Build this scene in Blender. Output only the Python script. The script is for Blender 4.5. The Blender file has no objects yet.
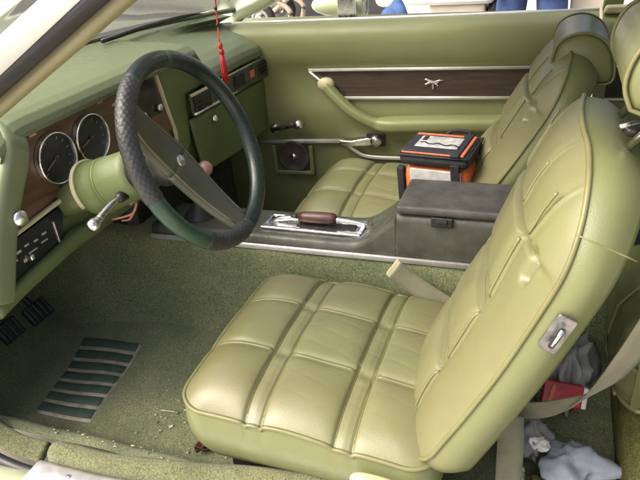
import bpy, bmesh, math, random
import numpy as np
from mathutils import Vector, Matrix
random.seed(7); rng = np.random.default_rng(7)
PI = math.pi
SC = bpy.context.scene
COL = SC.collection

# ------------------------------------------------------------------ camera, sky, sun, exposure
CAM = bpy.data.cameras.new('camera'); cam = bpy.data.objects.new('camera', CAM); COL.objects.link(cam)
_yaw, _pitch, _roll = -.381, -.503, -.092
_f = Vector((math.sin(_yaw)*math.cos(_pitch), math.cos(_yaw)*math.cos(_pitch), math.sin(_pitch)))
_r = Vector((math.cos(_yaw), -math.sin(_yaw), 0)); _u = _r.cross(_f)
_r, _u = math.cos(_roll)*_r + math.sin(_roll)*_u, -math.sin(_roll)*_r + math.cos(_roll)*_u
cam.matrix_world = Matrix(((_r.x, _u.x, -_f.x, .536), (_r.y, _u.y, -_f.y, -1.318), (_r.z, _u.z, -_f.z, 1.041), (0, 0, 0, 1)))
CAM.sensor_width = 36; CAM.lens = 36*610/640; CAM.clip_start = .02; CAM.clip_end = 400
SC.camera = cam

SUN_EL, SUN_AZ = math.radians(48), math.radians(-128)      # direction towards the sun: azimuth measured from +Y, clockwise
W = bpy.data.worlds.new('World'); SC.world = W; W.use_nodes = True
nt = W.node_tree; nt.nodes.clear()
out = nt.nodes.new('ShaderNodeOutputWorld'); bg = nt.nodes.new('ShaderNodeBackground'); sky = nt.nodes.new('ShaderNodeTexSky')
sky.sky_type = 'NISHITA'; sky.sun_disc = False; sky.sun_elevation = SUN_EL; sky.sun_rotation = SUN_AZ
sky.air_density = .6; sky.dust_density = 9.0; sky.ozone_density = .2
bg.inputs[1].default_value = .15
nt.links.new(sky.outputs[0], bg.inputs[0]); nt.links.new(bg.outputs[0], out.inputs[0])
SL = bpy.data.lights.new('sun', 'SUN'); sun = bpy.data.objects.new('sun', SL); COL.objects.link(sun)
SL.energy = .85; SL.angle = math.radians(80); SL.color = (1, .98, .94)
_d = Vector((math.sin(SUN_AZ)*math.cos(SUN_EL), math.cos(SUN_AZ)*math.cos(SUN_EL), math.sin(SUN_EL)))
sun.rotation_euler = _d.to_track_quat('Z', 'Y').to_euler(); sun.location = (0, -6, 8)
SC.view_settings.view_transform = 'Standard'; SC.view_settings.look = 'None'
SC.view_settings.exposure = 1.33; SC.view_settings.gamma = 1
SC.render.engine = 'CYCLES'
SC.cycles.max_bounces = 10; SC.cycles.diffuse_bounces = 6; SC.cycles.transparent_max_bounces = 12
SC.cycles.use_denoising = True

# ------------------------------------------------------------------ materials
MATS = {}
def mat(name, col, rough=.5, metal=0., var=.12, vscale=6., bump=0., bscale=200., spec=.5, coat=0., col2=None, rvar=.1, sheen=0., detail=6, bdist=.002, stretch=None, fac=(.35, .7)):
    m = bpy.data.materials.new(name); m.use_nodes = True; t = m.node_tree; n = t.nodes; l = t.links
    b = n['Principled BSDF']
    tc = n.new('ShaderNodeTexCoord')
    src = tc.outputs['Object']
    if stretch:
        mp = n.new('ShaderNodeMapping'); mp.inputs['Scale'].default_value = stretch; l.new(src, mp.inputs[0]); src = mp.outputs[0]
    nz = n.new('ShaderNodeTexNoise'); nz.inputs['Scale'].default_value = vscale; nz.inputs['Detail'].default_value = detail
    nz.inputs['Roughness'].default_value = .62
    l.new(src, nz.inputs[0])
    rp = n.new('ShaderNodeValToRGB')
    c2 = col2 if col2 else tuple(c*(1-var*2) for c in col); c1 = col if col2 else tuple(min(1, c*(1+var)) for c in col)
    rp.color_ramp.elements[0].position = fac[0]; rp.color_ramp.elements[0].color = (*c2, 1)
    rp.color_ramp.elements[1].position = fac[1]; rp.color_ramp.elements[1].color = (*c1, 1)
    l.new(nz.outputs[0], rp.inputs[0]); l.new(rp.outputs[0], b.inputs['Base Color'])
    mr = n.new('ShaderNodeMapRange'); mr.inputs[1].default_value = .3; mr.inputs[2].default_value = .7
    mr.inputs[3].default_value = max(0, rough-rvar); mr.inputs[4].default_value = min(1, rough+rvar)
    nz2 = n.new('ShaderNodeTexNoise'); nz2.inputs['Scale'].default_value = vscale*3.1; nz2.inputs['Detail'].default_value = 5
    l.new(src, nz2.inputs[0]); l.new(nz2.outputs[0], mr.inputs[0]); l.new(mr.outputs[0], b.inputs['Roughness'])
    b.inputs['Metallic'].default_value = metal; b.inputs['Specular IOR Level'].default_value = spec
    b.inputs['Coat Weight'].default_value = coat; b.inputs['Coat Roughness'].default_value = .15
    b.inputs['Sheen Weight'].default_value = sheen
    if bump:
        nb = n.new('ShaderNodeTexNoise'); nb.inputs['Scale'].default_value = bscale; nb.inputs['Detail'].default_value = 3
        l.new(src, nb.inputs[0])
        bp = n.new('ShaderNodeBump'); bp.inputs['Strength'].default_value = bump; bp.inputs['Distance'].default_value = bdist
        l.new(nb.outputs[0], bp.inputs['Height']); l.new(bp.outputs[0], b.inputs['Normal'])
    MATS[name] = m; return m
def voro_bump(m, scale, strength, dist=.002):
    t = m.node_tree; n = t.nodes; l = t.links; b = n['Principled BSDF']
    tc = n.new('ShaderNodeTexCoord'); v = n.new('ShaderNodeTexVoronoi'); v.inputs['Scale'].default_value = scale
    bp = n.new('ShaderNodeBump'); bp.inputs['Strength'].default_value = strength; bp.inputs['Distance'].default_value = dist
    l.new(tc.outputs['Object'], v.inputs['Vector']); l.new(v.outputs['Distance'], bp.inputs['Height']); l.new(bp.outputs[0], b.inputs['Normal'])

mat('seat_vinyl', (.168, .180, .082), .35, col2=(.152, .142, .070), vscale=3.2, bump=.22, bscale=520, coat=.0, spec=.55, rvar=.06, detail=6)
mat('seat_side', (.152, .175, .074), .35, col2=(.140, .150, .066), vscale=4, bump=.22, bscale=480, rvar=.06, detail=6)
mat('piping', (.165, .165, .07), .4, var=.08, vscale=20)
mat('door_vinyl', (.20, .222, .10), .42, var=.05, vscale=4, bump=.15, bscale=350)
mat('dash_vinyl', (.150, .182, .105), .28, var=.015, vscale=2, bump=.0, bscale=330, rvar=.03)
mat('dash_plastic', (.105, .14, .05), .45, var=.10, vscale=9, bump=.1, bscale=300)
mat('carpet', (.20, .22, .112), .95, col2=(.12, .15, .076), vscale=7, bump=.9, bscale=520, spec=.1, sheen=.15, bdist=.004, fac=(.32, .68), detail=10)
mat('carpet_sill', (.19, .20, .10), .95, col2=(.115, .13, .062), vscale=9, bump=.9, bscale=480, spec=.1, sheen=.2, bdist=.004, detail=9)
mat('console_plastic', (.064, .070, .052), .42, var=.2, vscale=16, rvar=.18, bump=.15, bscale=300)
mat('bright_trim', (.72, .72, .70), .38, metal=.55, var=.06, vscale=30)
mat('console_lid', (.062, .062, .055), .6, var=.2, vscale=22, rvar=.15, bump=.25, bscale=350)
mat('wheel_green', (.024, .068, .044), .3, var=.25, vscale=8, bump=.1, bscale=150)
mat('wheel_wrap', (.034, .036, .037), .42, var=.2, vscale=15)
mat('wheel_dark', (.016, .028, .024), .3, var=.25, vscale=12, bump=.2, bscale=260)
mat('spoke', (.07, .074, .05), .45, var=.15, vscale=10, bump=.15, bscale=260)
mat('chrome', (.80, .80, .80), .22, metal=1, var=.06, vscale=30, rvar=.08)
mat('worn_chrome', (.62, .62, .62), .3, metal=1, var=.15, vscale=40, rvar=.12)
mat('grey_metal', (.28, .28, .29), .4, metal=.8, var=.25, vscale=60)
mat('spoke_edge', (.12, .115, .075), .5, var=.1)
mat('scuff_metal', (.66, .66, .68), .42, metal=.6, var=.12, vscale=14, rvar=.12, bump=.1, bscale=90)
mat('cream_trim', (.50, .47, .30), .4, var=.08, vscale=12)
mat('cream_plastic', (.52, .50, .26), .4, var=.1, vscale=14)
mat('black_plastic', (.018, .02, .02), .4, var=.2, vscale=20)
mat('black_gloss', (.010, .013, .014), .18, var=.2, vscale=9)
mat('gauge_face', (.026, .033, .032), .45, var=.3, vscale=14)
mat('grey_print', (.35, .36, .36), .5, var=.1)
mat('wood', (.135, .078, .046), .42, col2=(.068, .038, .024), vscale=7, stretch=(3, 1.4, 14), detail=9, coat=.25)
mat('door_wood', (.080, .052, .036), .5, col2=(.034, .023, .017), vscale=7, stretch=(1.5, 3, 22), detail=9)
mat('brown_grip', (.085, .032, .022), .4, col2=(.045, .018, .013), vscale=9, stretch=(4, 14, 14))
mat('rubber', (.014, .015, .016), .6, var=.2, vscale=20)
mat('seal_rubber', (.035, .036, .042), .5, var=.12, vscale=12)
mat('pillar_trim', (.25, .23, .125), .5, var=.06, vscale=9, bump=.1, bscale=300)
mat('car_paint', (.44, .50, .33), .2, var=.03, vscale=2, coat=.6)
mat('white_trim', (.80, .82, .82), .25, var=.02, vscale=4, coat=.4)
mat('pad_rubber', (.022, .050, .034), .7, col2=(.042, .075, .054), vscale=40, bump=.5, bscale=300)
mat('pad_rib', (.36, .34, .27), .6, var=.2, vscale=30)
mat('belt_web', (.17, .165, .105), .7, var=.12, vscale=18, bump=.5, bscale=600, sheen=.2)
mat('orange_cloth', (.72, .17, .045), .7, var=.12, vscale=20, bump=.3, bscale=500)
mat('salmon_cloth', (.62, .16, .085), .7, var=.15, vscale=25, bump=.3, bscale=500)
mat('black_cloth', (.018, .018, .024), .75, var=.2, vscale=30, bump=.4, bscale=500)
mat('silver_cloth', (.50, .50, .50), .45, var=.15, vscale=35, bump=.3, bscale=300)
mat('label_white', (.55, .55, .55), .4, col2=(.28, .28, .30), vscale=60, detail=3)
mat('red_thread', (.52, .025, .03), .6, var=.2, vscale=60)
mat('red_packet', (.42, .02, .03), .3, var=.2, vscale=40, coat=.3)
mat('white_plain', (.78, .77, .74), .5, var=.05, vscale=5)
mat('cream_box', (.58, .52, .42), .6, var=.08, vscale=6)
mat('blue_cloth', (.045, .10, .26), .8, var=.2, vscale=20, bump=.3, bscale=200)
mat('jeans', (.045, .085, .22), .85, col2=(.02, .04, .12), vscale=9, bump=.4, bscale=500)
mat('grey_cloth', (.30, .31, .31), .85, var=.2, vscale=12, bump=.3, bscale=200)
mat('bluegrey_cloth', (.26, .30, .36), .85, var=.2, vscale=12, bump=.3, bscale=200)
mat('dark_cloth', (.03, .045, .07), .85, var=.25, vscale=14, bump=.4, bscale=220)
mat('olive_carpet', (.15, .155, .055), .95, col2=(.085, .09, .032), vscale=22, bump=.9, bscale=400, spec=.1, bdist=.004)
mat('leaf_brown', (.12, .035, .025), .6, var=.3, vscale=60)
mat('debris', (.40, .37, .26), .8, var=.4, vscale=40)
mat('knob_pink', (.30, .17, .15), .35, var=.1)
mat('skin', (.55, .30, .20), .5, var=.06, vscale=8)
mat('shirt', (.55, .55, .52), .85, var=.06)
mat('tan_fabric', (.45, .27, .13), .6, var=.1, vscale=20)
mat('copper_wire', (.42, .20, .15), .45, var=.1)
mat('concrete', (.60, .56, .47), .85, col2=(.50, .47, .39), vscale=1.3, bump=.3, bscale=40, detail=10)
mat('dark_slate', (.035, .037, .045), .6, var=.2, vscale=5)
mat('wall_beige', (.60, .55, .44), .8, var=.05, vscale=2)
mat('tan_metal', (.42, .35, .25), .5, var=.15, vscale=14)
mat('hair', (.03, .02, .015), .6)
mat('speaker_cone', (.085, .07, .065), .8, var=.15, vscale=30)
mat('mirror_glass', (.30, .30, .33), .12, metal=1, var=.12, vscale=9)
def carpet_detail(name, stain, k=.5):
    m = MATS[name]; t = m.node_tree; n = t.nodes; l = t.links; b = n['Principled BSDF']
    src = b.inputs['Base Color'].links[0].from_socket; tc = n.new('ShaderNodeTexCoord')
    nz = n.new('ShaderNodeTexNoise'); nz.inputs['Scale'].default_value = 3.1; nz.inputs['Detail'].default_value = 8; nz.inputs['Distortion'].default_value = .6
    l.new(tc.outputs['Object'], nz.inputs[0])
    rp = n.new('ShaderNodeMapRange'); rp.inputs[1].default_value = .54; rp.inputs[2].default_value = .72; rp.inputs[4].default_value = k; l.new(nz.outputs[0], rp.inputs[0])
    mx = n.new('ShaderNodeMix'); mx.data_type = 'RGBA'; l.new(rp.outputs[0], mx.inputs[0]); l.new(src, mx.inputs[6]); mx.inputs[7].default_value = (*stain, 1)
    n2 = n.new('ShaderNodeTexNoise'); n2.inputs['Scale'].default_value = 260; n2.inputs['Detail'].default_value = 2; l.new(tc.outputs['Object'], n2.inputs[0])
    r2 = n.new('ShaderNodeMapRange'); r2.inputs[1].default_value = .3; r2.inputs[2].default_value = .7; r2.inputs[3].default_value = .55; r2.inputs[4].default_value = 1.4; l.new(n2.outputs[0], r2.inputs[0])
    m2 = n.new('ShaderNodeMix'); m2.data_type = 'RGBA'; m2.blend_type = 'MULTIPLY'; m2.inputs[0].default_value = 1; l.new(mx.outputs[2], m2.inputs[6]); l.new(r2.outputs[0], m2.inputs[7])
    l.new(m2.outputs[2], b.inputs['Base Color'])
carpet_detail('carpet', (.085, .062, .035), .6); carpet_detail('carpet_sill', (.16, .15, .085), .5); carpet_detail('olive_carpet', (.09, .085, .035), .5)
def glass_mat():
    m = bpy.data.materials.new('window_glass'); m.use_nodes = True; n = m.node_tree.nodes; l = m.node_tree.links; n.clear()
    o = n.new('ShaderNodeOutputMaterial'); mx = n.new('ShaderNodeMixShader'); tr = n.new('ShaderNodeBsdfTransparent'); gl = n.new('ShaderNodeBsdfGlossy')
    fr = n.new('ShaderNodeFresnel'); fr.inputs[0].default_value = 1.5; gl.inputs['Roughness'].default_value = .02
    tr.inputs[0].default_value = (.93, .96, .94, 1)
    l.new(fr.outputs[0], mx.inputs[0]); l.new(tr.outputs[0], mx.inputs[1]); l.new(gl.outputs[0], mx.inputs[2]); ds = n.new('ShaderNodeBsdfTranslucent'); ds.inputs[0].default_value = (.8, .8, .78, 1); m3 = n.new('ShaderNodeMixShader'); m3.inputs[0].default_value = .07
    l.new(mx.outputs[0], m3.inputs[1]); l.new(ds.outputs[0], m3.inputs[2]); l.new(m3.outputs[0], o.inputs[0])      # pale haze mixed into the glass to imitate windshield glare
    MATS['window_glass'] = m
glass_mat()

# ------------------------------------------------------------------ mesh helpers
def new(name, verts, faces, m, parent=None, smooth=True, sub=0, solid=0., bevel=0., auto=None):
    me = bpy.data.meshes.new(name); me.from_pydata([tuple(map(float, v)) for v in verts], [], [tuple(map(int, f)) for f in faces]); me.update()
    bm = bmesh.new(); bm.from_mesh(me); bmesh.ops.recalc_face_normals(bm, faces=bm.faces); bm.to_mesh(me); bm.free()
    if m: me.materials.append(MATS[m])
    if smooth: me.polygons.foreach_set('use_smooth', [True]*len(me.polygons))
    o = bpy.data.objects.new(name, me); COL.objects.link(o)
    if parent: o.parent = parent; o.matrix_parent_inverse = parent_inv(parent)
    if solid: md = o.modifiers.new('s', 'SOLIDIFY'); md.thickness = solid; md.offset = 0
    if bevel: md = o.modifiers.new('b', 'BEVEL'); md.width = bevel; md.segments = 3; md.limit_method = 'ANGLE'; md.angle_limit = math.radians(35)
    if sub: md = o.modifiers.new('d', 'SUBSURF'); md.levels = sub; md.render_levels = sub
    return o
def parent_inv(p):
    # things stand at their base point; parts are written in car coordinates
    return Matrix.Translation(p.location).inverted() if p.type == 'EMPTY' else Matrix()
def thing(name, label, cat, loc=(0, 0, 0), group=None):
    o = bpy.data.objects.new(name, None); COL.objects.link(o); o.location = loc; o.empty_display_size = .05
    o['label'] = label; o['category'] = cat
    if group: o['group'] = group
    return o
def tag(o, label, cat, group=None):
    o['label'] = label; o['category'] = cat
    if group: o['group'] = group
    return o
def struct(o): o['kind'] = 'structure'; return o
def stuff(o): o['kind'] = 'stuff'; return o
def grid_faces(nu, nv, off=0, cu=False, cv=False):
    f = []
    for i in range(nu if cu else nu-1):
        for j in range(nv if cv else nv-1):
            a = i*nv+j; b = ((i+1) % nu)*nv+j; c = ((i+1) % nu)*nv+(j+1) % nv; d = i*nv+(j+1) % nv
            f.append((a+off, b+off, c+off, d+off))
    return f
def surf(name, fn, nu, nv, m, parent=None, **k):
    v = [fn(i/(nu-1), j/(nv-1)) for i in range(nu) for j in range(nv)]
    return new(name, v, grid_faces(nu, nv), m, parent, **k)
def smoothpath(pts, n=10):
    P = [np.array(p, float) for p in pts]; P = [2*P[0]-P[1]]+P+[2*P[-1]-P[-2]]; o = []
    for i in range(1, len(P)-2):
        for k in range(n):
            t = k/n; a, b, c, d = P[i-1:i+3]
            o.append(.5*((2*b)+(-a+c)*t+(2*a-5*b+4*c-d)*t*t+(-a+3*b-3*c+d)*t**3))
    o.append(P[-2]); return o
def frames(P, up=(0, 0, 1)):
    o = []
    for i, p in enumerate(P):
        t = P[min(i+1, len(P)-1)]-P[max(i-1, 0)]; t = t/np.linalg.norm(t)
        s = np.cross(t, up); s = s/(np.linalg.norm(s)+1e-9); u = np.cross(s, t); o.append((t, s, u))
    return o
def sweep(name, path, sec, m, parent=None, up=(0, 0, 1), scale=None, cap=True, closed=False, **k):
    """sec: list of (side, up) offsets, closed loop; scale: fn(t)->(a,b)"""
    P = [np.array(p, float) for p in path]; F = frames(P, up); v = []; n = len(sec)
    if closed:
        F = []
        for i in range(len(P)):
            t = P[(i+1) % len(P)]-P[i-1]; t = t/np.linalg.norm(t); s = np.cross(t, up); s = s/np.linalg.norm(s); F.append((t, s, np.cross(s, t)))
    for i, p in enumerate(P):
        a, b = scale(i/(len(P)-1)) if scale else (1, 1)
        for x, y in sec: v.append(p+F[i][1]*x*a+F[i][2]*y*b)
    f = grid_faces(len(P), n, cu=closed, cv=True)
    if cap and not closed: f += [tuple(range(n)), tuple(range((len(P)-1)*n, len(P)*n))]
    return new(name, v, f, m, parent, **k)
def circ(r, n=10, ry=None): return [(r*math.cos(2*PI*i/n), (ry or r)*math.sin(2*PI*i/n)) for i in range(n)]
def rrect(w, h, r, n=4):
    o = []
    for cx, cy, a in ((w-r, h-r, 0), (-w+r, h-r, 90), (-w+r, -h+r, 180), (w-r, -h+r, 270)):
        for k in range(n+1): t = math.radians(a+90*k/n); o.append((cx+r*math.cos(t), cy+r*math.sin(t)))
    return o
def tube(name, path, r, m, parent=None, n=10, up=(0, 0, 1), **k): return sweep(name, path, circ(r, n), m, parent, up, **k)
def frame_of(axis, up=(0, 0, 1)):
    a = np.array(axis, float); a /= np.linalg.norm(a); s = np.cross(a, up)
    if np.linalg.norm(s) < 1e-3: s = np.cross(a, (1, 0, 0))
    s /= np.linalg.norm(s); return a, s, np.cross(s, a)
def lathe(name, org, axis, prof, m, parent=None, n=28, sq=1., cap=True, **k):
    """prof: (distance along axis, radius)"""
    a, s, u = frame_of(axis); org = np.array(org, float)
    v = [org+a*h+(s*math.cos(2*PI*j/n)+u*math.sin(2*PI*j/n)*sq)*r for h, r in prof for j in range(n)]
    f = grid_faces(len(prof), n, cv=True)
    if cap and prof[0][1] > 1e-5: f.append(tuple(range(n)))
    if cap and prof[-1][1] > 1e-5: f.append(tuple(range((len(prof)-1)*n, len(prof)*n)))
    return new(name, v, f, m, parent, **k)
def prism(name, outline, org, ex, ey, depth, m, parent=None, bevel=.002, smooth=False):
    """outline in (ex, ey) from org, extruded by depth along ex x ey (centred on 0..depth)"""
    org = np.array(org, float); ex = np.array(ex, float); ey = np.array(ey, float); nz = np.cross(ex, ey); nz /= np.linalg.norm(nz)
    n = len(outline); v = [org+ex*x+ey*y for x, y in outline]+[org+ex*x+ey*y+nz*depth for x, y in outline]
    f = [tuple(range(n)), tuple(range(n, 2*n))]+[(i, (i+1) % n, n+(i+1) % n, n+i) for i in range(n)]
    return new(name, v, f, m, parent, smooth=smooth, bevel=bevel)
def box(name, c, s, m, parent=None, bevel=.004, rot=0., R=None):
    c = np.array(c, float); s = np.array(s, float)/2; v = []
    for x in (-1, 1):
        for y in (-1, 1):
            for z in (-1, 1):
                p = np.array((x, y, z))*s
                if R is not None: p = np.array(R @ Vector(p))
                else: p = np.array((p[0]*math.cos(rot)-p[1]*math.sin(rot), p[0]*math.sin(rot)+p[1]*math.cos(rot), p[2]))
                v.append(c+p)
    f = [(0, 1, 3, 2), (4, 6, 7, 5), (0, 4, 5, 1), (2, 3, 7, 6), (0, 2, 6, 4), (1, 5, 7, 3)]
    return new(name, v, f, m, parent, smooth=False, bevel=bevel)
def sst(a, b, x): t = np.clip((x-a)/(b-a), 0, 1); return t*t*(3-2*t)
def g(x, s): return np.exp(-(x/s)**2)

def pad(name, hw, hh, r, n, hfun, base, nring, bulge, inset, M, m, parent, msk=None, skirt_name='side_panel', pipe=None, back=False, cords=()):
    """an upholstered pad: rounded-rectangle front (heights from hfun) plus a skirt going back to height base.
    M maps local (a,b,c) to car coordinates"""
    k = np.linspace(-1, 1, n); A, B = np.meshgrid(k, k, indexing='ij'); rho = np.maximum(np.abs(A), np.abs(B))
    sa = np.where(rho > 1e-6, A/np.maximum(rho, 1e-6), 0); sb = np.where(rho > 1e-6, B/np.maximum(rho, 1e-6), 0)
    r_bot, r_top = r if isinstance(r, tuple) else (r, r)
    def rr(sa, sb):
        px, py = sa*hw, sb*hh; r = np.where(py > 0, r_top, r_bot); qx = np.clip(px, -hw+r, hw-r); qy = np.clip(py, -hh+r, hh-r); dx, dy = px-qx, py-qy
        L = np.sqrt(dx*dx+dy*dy)+1e-9; return qx+r*dx/L, qy+r*dy/L, dx/L, dy/L
    X, Y, NX, NY = rr(sa, sb); X = X*rho; Y = Y*rho
    C = hfun(X, Y, rho)
    V = [M(x, y, c) for x, y, c in zip(X.ravel(), Y.ravel(), C.ravel())]
    top = new(name, V, grid_faces(n, n), m, parent)
    # boundary loop
    idx = [(i, 0) for i in range(n)]+[(n-1, j) for j in range(1, n)]+[(i, n-1) for i in range(n-2, -1, -1)]+[(0, j) for j in range(n-2, 0, -1)]
    idx = idx[::2]; L = len(idx); V2 = []
    for q in range(nring+1):
        t = q/nring
        for (i, j) in idx:
            o = bulge*math.sin(PI*min(1, t*1.02))-inset*t*t
            bs = base(X[i, j], Y[i, j]) if callable(base) else base
            V2.append(M(X[i, j]+NX[i, j]*o, Y[i, j]+NY[i, j]*o, C[i, j]*(1-t)+bs*t-.001*(1-t)))
    F2 = grid_faces(nring+1, L, cv=True)
    if back: F2.append(tuple(range(nring*L, (nring+1)*L)))
    sk = new(skirt_name, V2, F2, msk or m, parent)
    if pipe:
        P = [np.array(M(X[i, j]+NX[i, j]*.002, Y[i, j]+NY[i, j]*.002, C[i, j]-.001)) for (i, j) in idx]
        sweep('piping', P, circ(pipe, 7), 'piping', top, up=np.array(M(0, 0, 1))-np.array(M(0, 0, 0)), closed=True)
    up_ = np.array(M(0, 0, 1))-np.array(M(0, 0, 0))
    for cname, pts, rad, lift, cm in cords:                                   # welt cords and stitched band edges lying on the surface
        pa = np.array([p[0] for p in pts]); pb = np.array([p[1] for p in pts])
        pc2 = hfun(pa, pb, np.maximum(np.abs(pa)/hw, np.abs(pb)/hh))+lift
        sweep(cname, [np.array(M(x, y, z)) for x, y, z in zip(pa, pb, pc2)], circ(rad, 6), cm, top, up=up_)
    return top, sk

# ------------------------------------------------------------------ the setting: ground, carpet floor, tunnel
GZ = -.32
def ground_fn(u, v): return (-60+120*u, -40+110*v, GZ)
struct(surf('ground', ground_fn, 2, 2, 'concrete', smooth=False))

def wob(x, y, k=1.): return k*(.004*math.sin(9*x+4*y)+.003*math.sin(17*y-6*x+1)+.002*math.sin(31*x+23*y))
def floor_z(x, y):
    z = wob(x, y)
    z += .32*float(sst(-.70, -1.12, x))**1.2 if x < -.70 else 0                 # toe board
    z += .085*float(sst(-.545, -.63, y))                                       # rises to the sill
    z += .02*float(sst(-.35, -.16, y))
    z -= .02*float(sst(.45, .65, x))
    return z
def floor_fn(u, v): x = -1.15+2.35*u; y = -.645+.56*v; return (x, y, floor_z(x, y))
car_floor = struct(surf('carpet_floor', floor_fn, 160, 50, 'carpet'))
def pfloor_fn(u, v): x = -1.15+2.35*u; y = .075+.54*v; return (x, y, .32*float(sst(-.70, -1.12, x))+wob(x, y)+.0)
struct(surf('carpet_floor', pfloor_fn, 60, 20, 'carpet'))
# transmission tunnel under the console, carpeted
def tunnel_fn(u, v):
    x = -1.10+2.05*u
    prof = [(-.175, -.01), (-.15, .03), (-.13, .10), (-.112, .17), (-.10, .22), (-.088, .262), (-.06, .275), (0, .28), (.06, .275), (.088, .262), (.10, .22), (.115, .15), (.13, .08), (.15, .01), (.17, -.01)]
    q = v*(len(prof)-1); i = min(int(q), len(prof)-2); t = q-i
    y = prof[i][0]*(1-t)+prof[i+1][0]*t; z = prof[i][1]*(1-t)+prof[i+1][1]*t
    w = 1+.5*float(sst(-.35, -1.0, x)); h = 1+.25*float(sst(-.4, -1.0, x))-.35*float(sst(.5, .75, x))
    return (x, y*w+.004*math.sin(13*x), z*h+wob(x, y, .6))
struct(surf('carpet_tunnel', tunnel_fn, 90, 43, 'carpet'))

# heel pad moulded into the driver's carpet: dark ribs separated by pale bars
heel = new('heel_pad', [], [], None, car_floor)
HP = [(-.645, -.252), (-.455, -.240), (-.412, -.525), (-.575, -.530)]       # corners on the floor
def hp(u, v):
    a, b, c, d = [np.array(p) for p in HP]; p = (a*(1-u)+b*u)*(1-v)+(d*(1-u)+c*u)*v
    p = p+np.array((-.018*math.sin(PI*v*.9)*(1-u)*0+.0, 0)); x, y = p
    return x, y
def hp3(u, v, h): x, y = hp(u, v); return (x, y, floor_z(x, y)+h)
me_v, me_f = [], []
def strip(u0, u1, v0, v1, h, nu=14, nv=5):
    v = []; f = []
    for i in range(nu):
        for j in range(nv):
            uu = u0+(u1-u0)*i/(nu-1); vv = v0+(v1-v0)*j/(nv-1)
            v.append(hp3(uu, vv, h-(.004 if j in (0, nv-1) or i in (0, nu-1) else 0)))
    return v, grid_faces(nu, nv)
v, f = strip(-.01, 1.01, -.01, 1.01, .003, 20, 30)
COL.objects.unlink(heel); bpy.data.objects.remove(heel)
heel = new('heel_pad', v, f, 'pad_rib', car_floor)
NR = 7
for k in range(NR):
    v, f = strip(.025, .975, (k+.15)/NR, (k+.85)/NR, .0095)
    new('rubber_rib', v, f, 'pad_rubber', heel)

# crumbs and bits of dirt on the carpet
v = []; f = []
def bit(x, y, z, s):
    o = len(v); a = random.random()*PI; e = random.uniform(.3, 1)
    for k in range(5):
        t = a+2*PI*k/5; rr_ = s*random.uniform(.6, 1.2)
        v.append((x+rr_*math.cos(t), y+rr_*e*math.sin(t), z+random.uniform(0, s*.5)))
    v.append((x, y, z+s*.7)); f.extend([(o+i, o+(i+1) % 5, o+5) for i in range(5)])
for k in range(330):
    if k < 130: x, y = random.gauss(-.20, .07), random.gauss(-.42, .09)
    elif k < 250: x, y = random.uniform(-.65, .1), random.uniform(-.60, -.20)
    else: x, y = random.uniform(-.45, .3), random.uniform(-.645, -.58)
    bit(x, y, floor_z(x, y)+.002, random.choice((.0012, .0015, .002, .002, .003, .0045)))
stuff(new('carpet_crumbs', v, f, 'debris', None, smooth=False))['label'] = 'pale crumbs and dirt scattered on the green carpet'
tw = tube('straw_twig', [(-.262, -.452, .012), (-.24, -.449, .013), (-.215, -.447, .012)], .0022, 'debris', None, n=6)
tag(tw, 'short pale twig lying on the green carpet before the seat', 'twig')

# ------------------------------------------------------------------ car body shell
body = thing('car_body', 'pale green two door car body with sill, windshield pillars and roof around the cabin', 'car body', (0, -.72, 0))
# sill: carpet-covered ledge, then metal scuff plate, then painted rocker
sec = [(-.640, .070), (-.644, .082), (-.655, .090), (-.668, .090), (-.680, .082), (-.684, .060), (-.684, .0), (-.640, .0)]
def xs(n, a, b): return [a+(b-a)*i/(n-1) for i in range(n)]
def prof_x(name, sec, x0, x1, m, parent, n=24, bend=None, **k):
    v = []
    for x in xs(n, x0, x1):
        for y, z in sec:
            dy, dz = bend(x) if bend else (0, 0); v.append((x, y+dy, z+dz))
    f = grid_faces(n, len(sec), cv=True)+[tuple(range(len(sec))), tuple(range((n-1)*len(sec), n*len(sec)))]
    return new(name, v, f, m, parent, **k)
def sillbend(x): return (.055*float(sst(-.30, .28, x))-.02*float(sst(-.3, -.6, x)), .014*float(sst(-.3, .25, x))+wob(x, 0, .6))
prof_x('sill_carpet', sec, -.375, 1.1, 'carpet_sill', body, 60, sillbend)
sec2 = [(-.686, .052), (-.690, .066), (-.700, .070), (-.745, .068), (-.755, .055), (-.755, .03), (-.686, .03)]
def scuffbend(x): return (.045*float(sst(-.30, .28, x)), .006*float(sst(-.3, .25, x)))
scuff = prof_x('scuff_plate', sec2, -.392, 1.0, 'scuff_metal', body, 40, scuffbend)
for x in (-.30, .05, .4): lathe('screw', (x, -.712+scuffbend(x)[0], .0695+scuffbend(x)[1]), (0, 0, 1), [(0, .006), (.002, .005), (.003, 0)], 'chrome', scuff, n=12)
prof_x('rocker_panel', [(-.757, .05), (-.80, .03), (-.82, -.05), (-.80, -.16), (-.70, -.16), (-.70, .05)], -1.0, 1.2, 'car_paint', body, 12)
# front of the opening: curved kick-panel carpet edge and hinge pillar
kp = smoothpath([(-.40, -.668, .062), (-.46, -.672, .070), (-.53, -.665, .084), (-.60, -.658, .12), (-.66, -.655, .20), (-.69, -.65, .34)], 8)
sweep('sill_edge_trim', kp, rrect(.022, .010, .008), 'carpet_sill', body, up=(0, -.4, 1))
kp2 = smoothpath([(-.36, -.700, .035), (-.45, -.705, .045), (-.54, -.70, .065), (-.62, -.695, .12), (-.68, -.69, .24), (-.70, -.69, .40)], 8)
tube('door_seal', kp2, .011, 'seal_rubber', body)
prism('hinge_pillar', [(-.50, .0), (-.545, .10), (-.60, .25), (-.62, .72), (-.80, .72), (-.80, -.1), (-.50, -.1)], (0, -.715, 0), (1, 0, 0), (0, 0, 1), .02, 'car_paint', body, bevel=.004)
surf('kick_panel', lambda u, v: (-.72-.36*u, -.648, -.02+.5*v), 4, 4, 'carpet', body)
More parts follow.
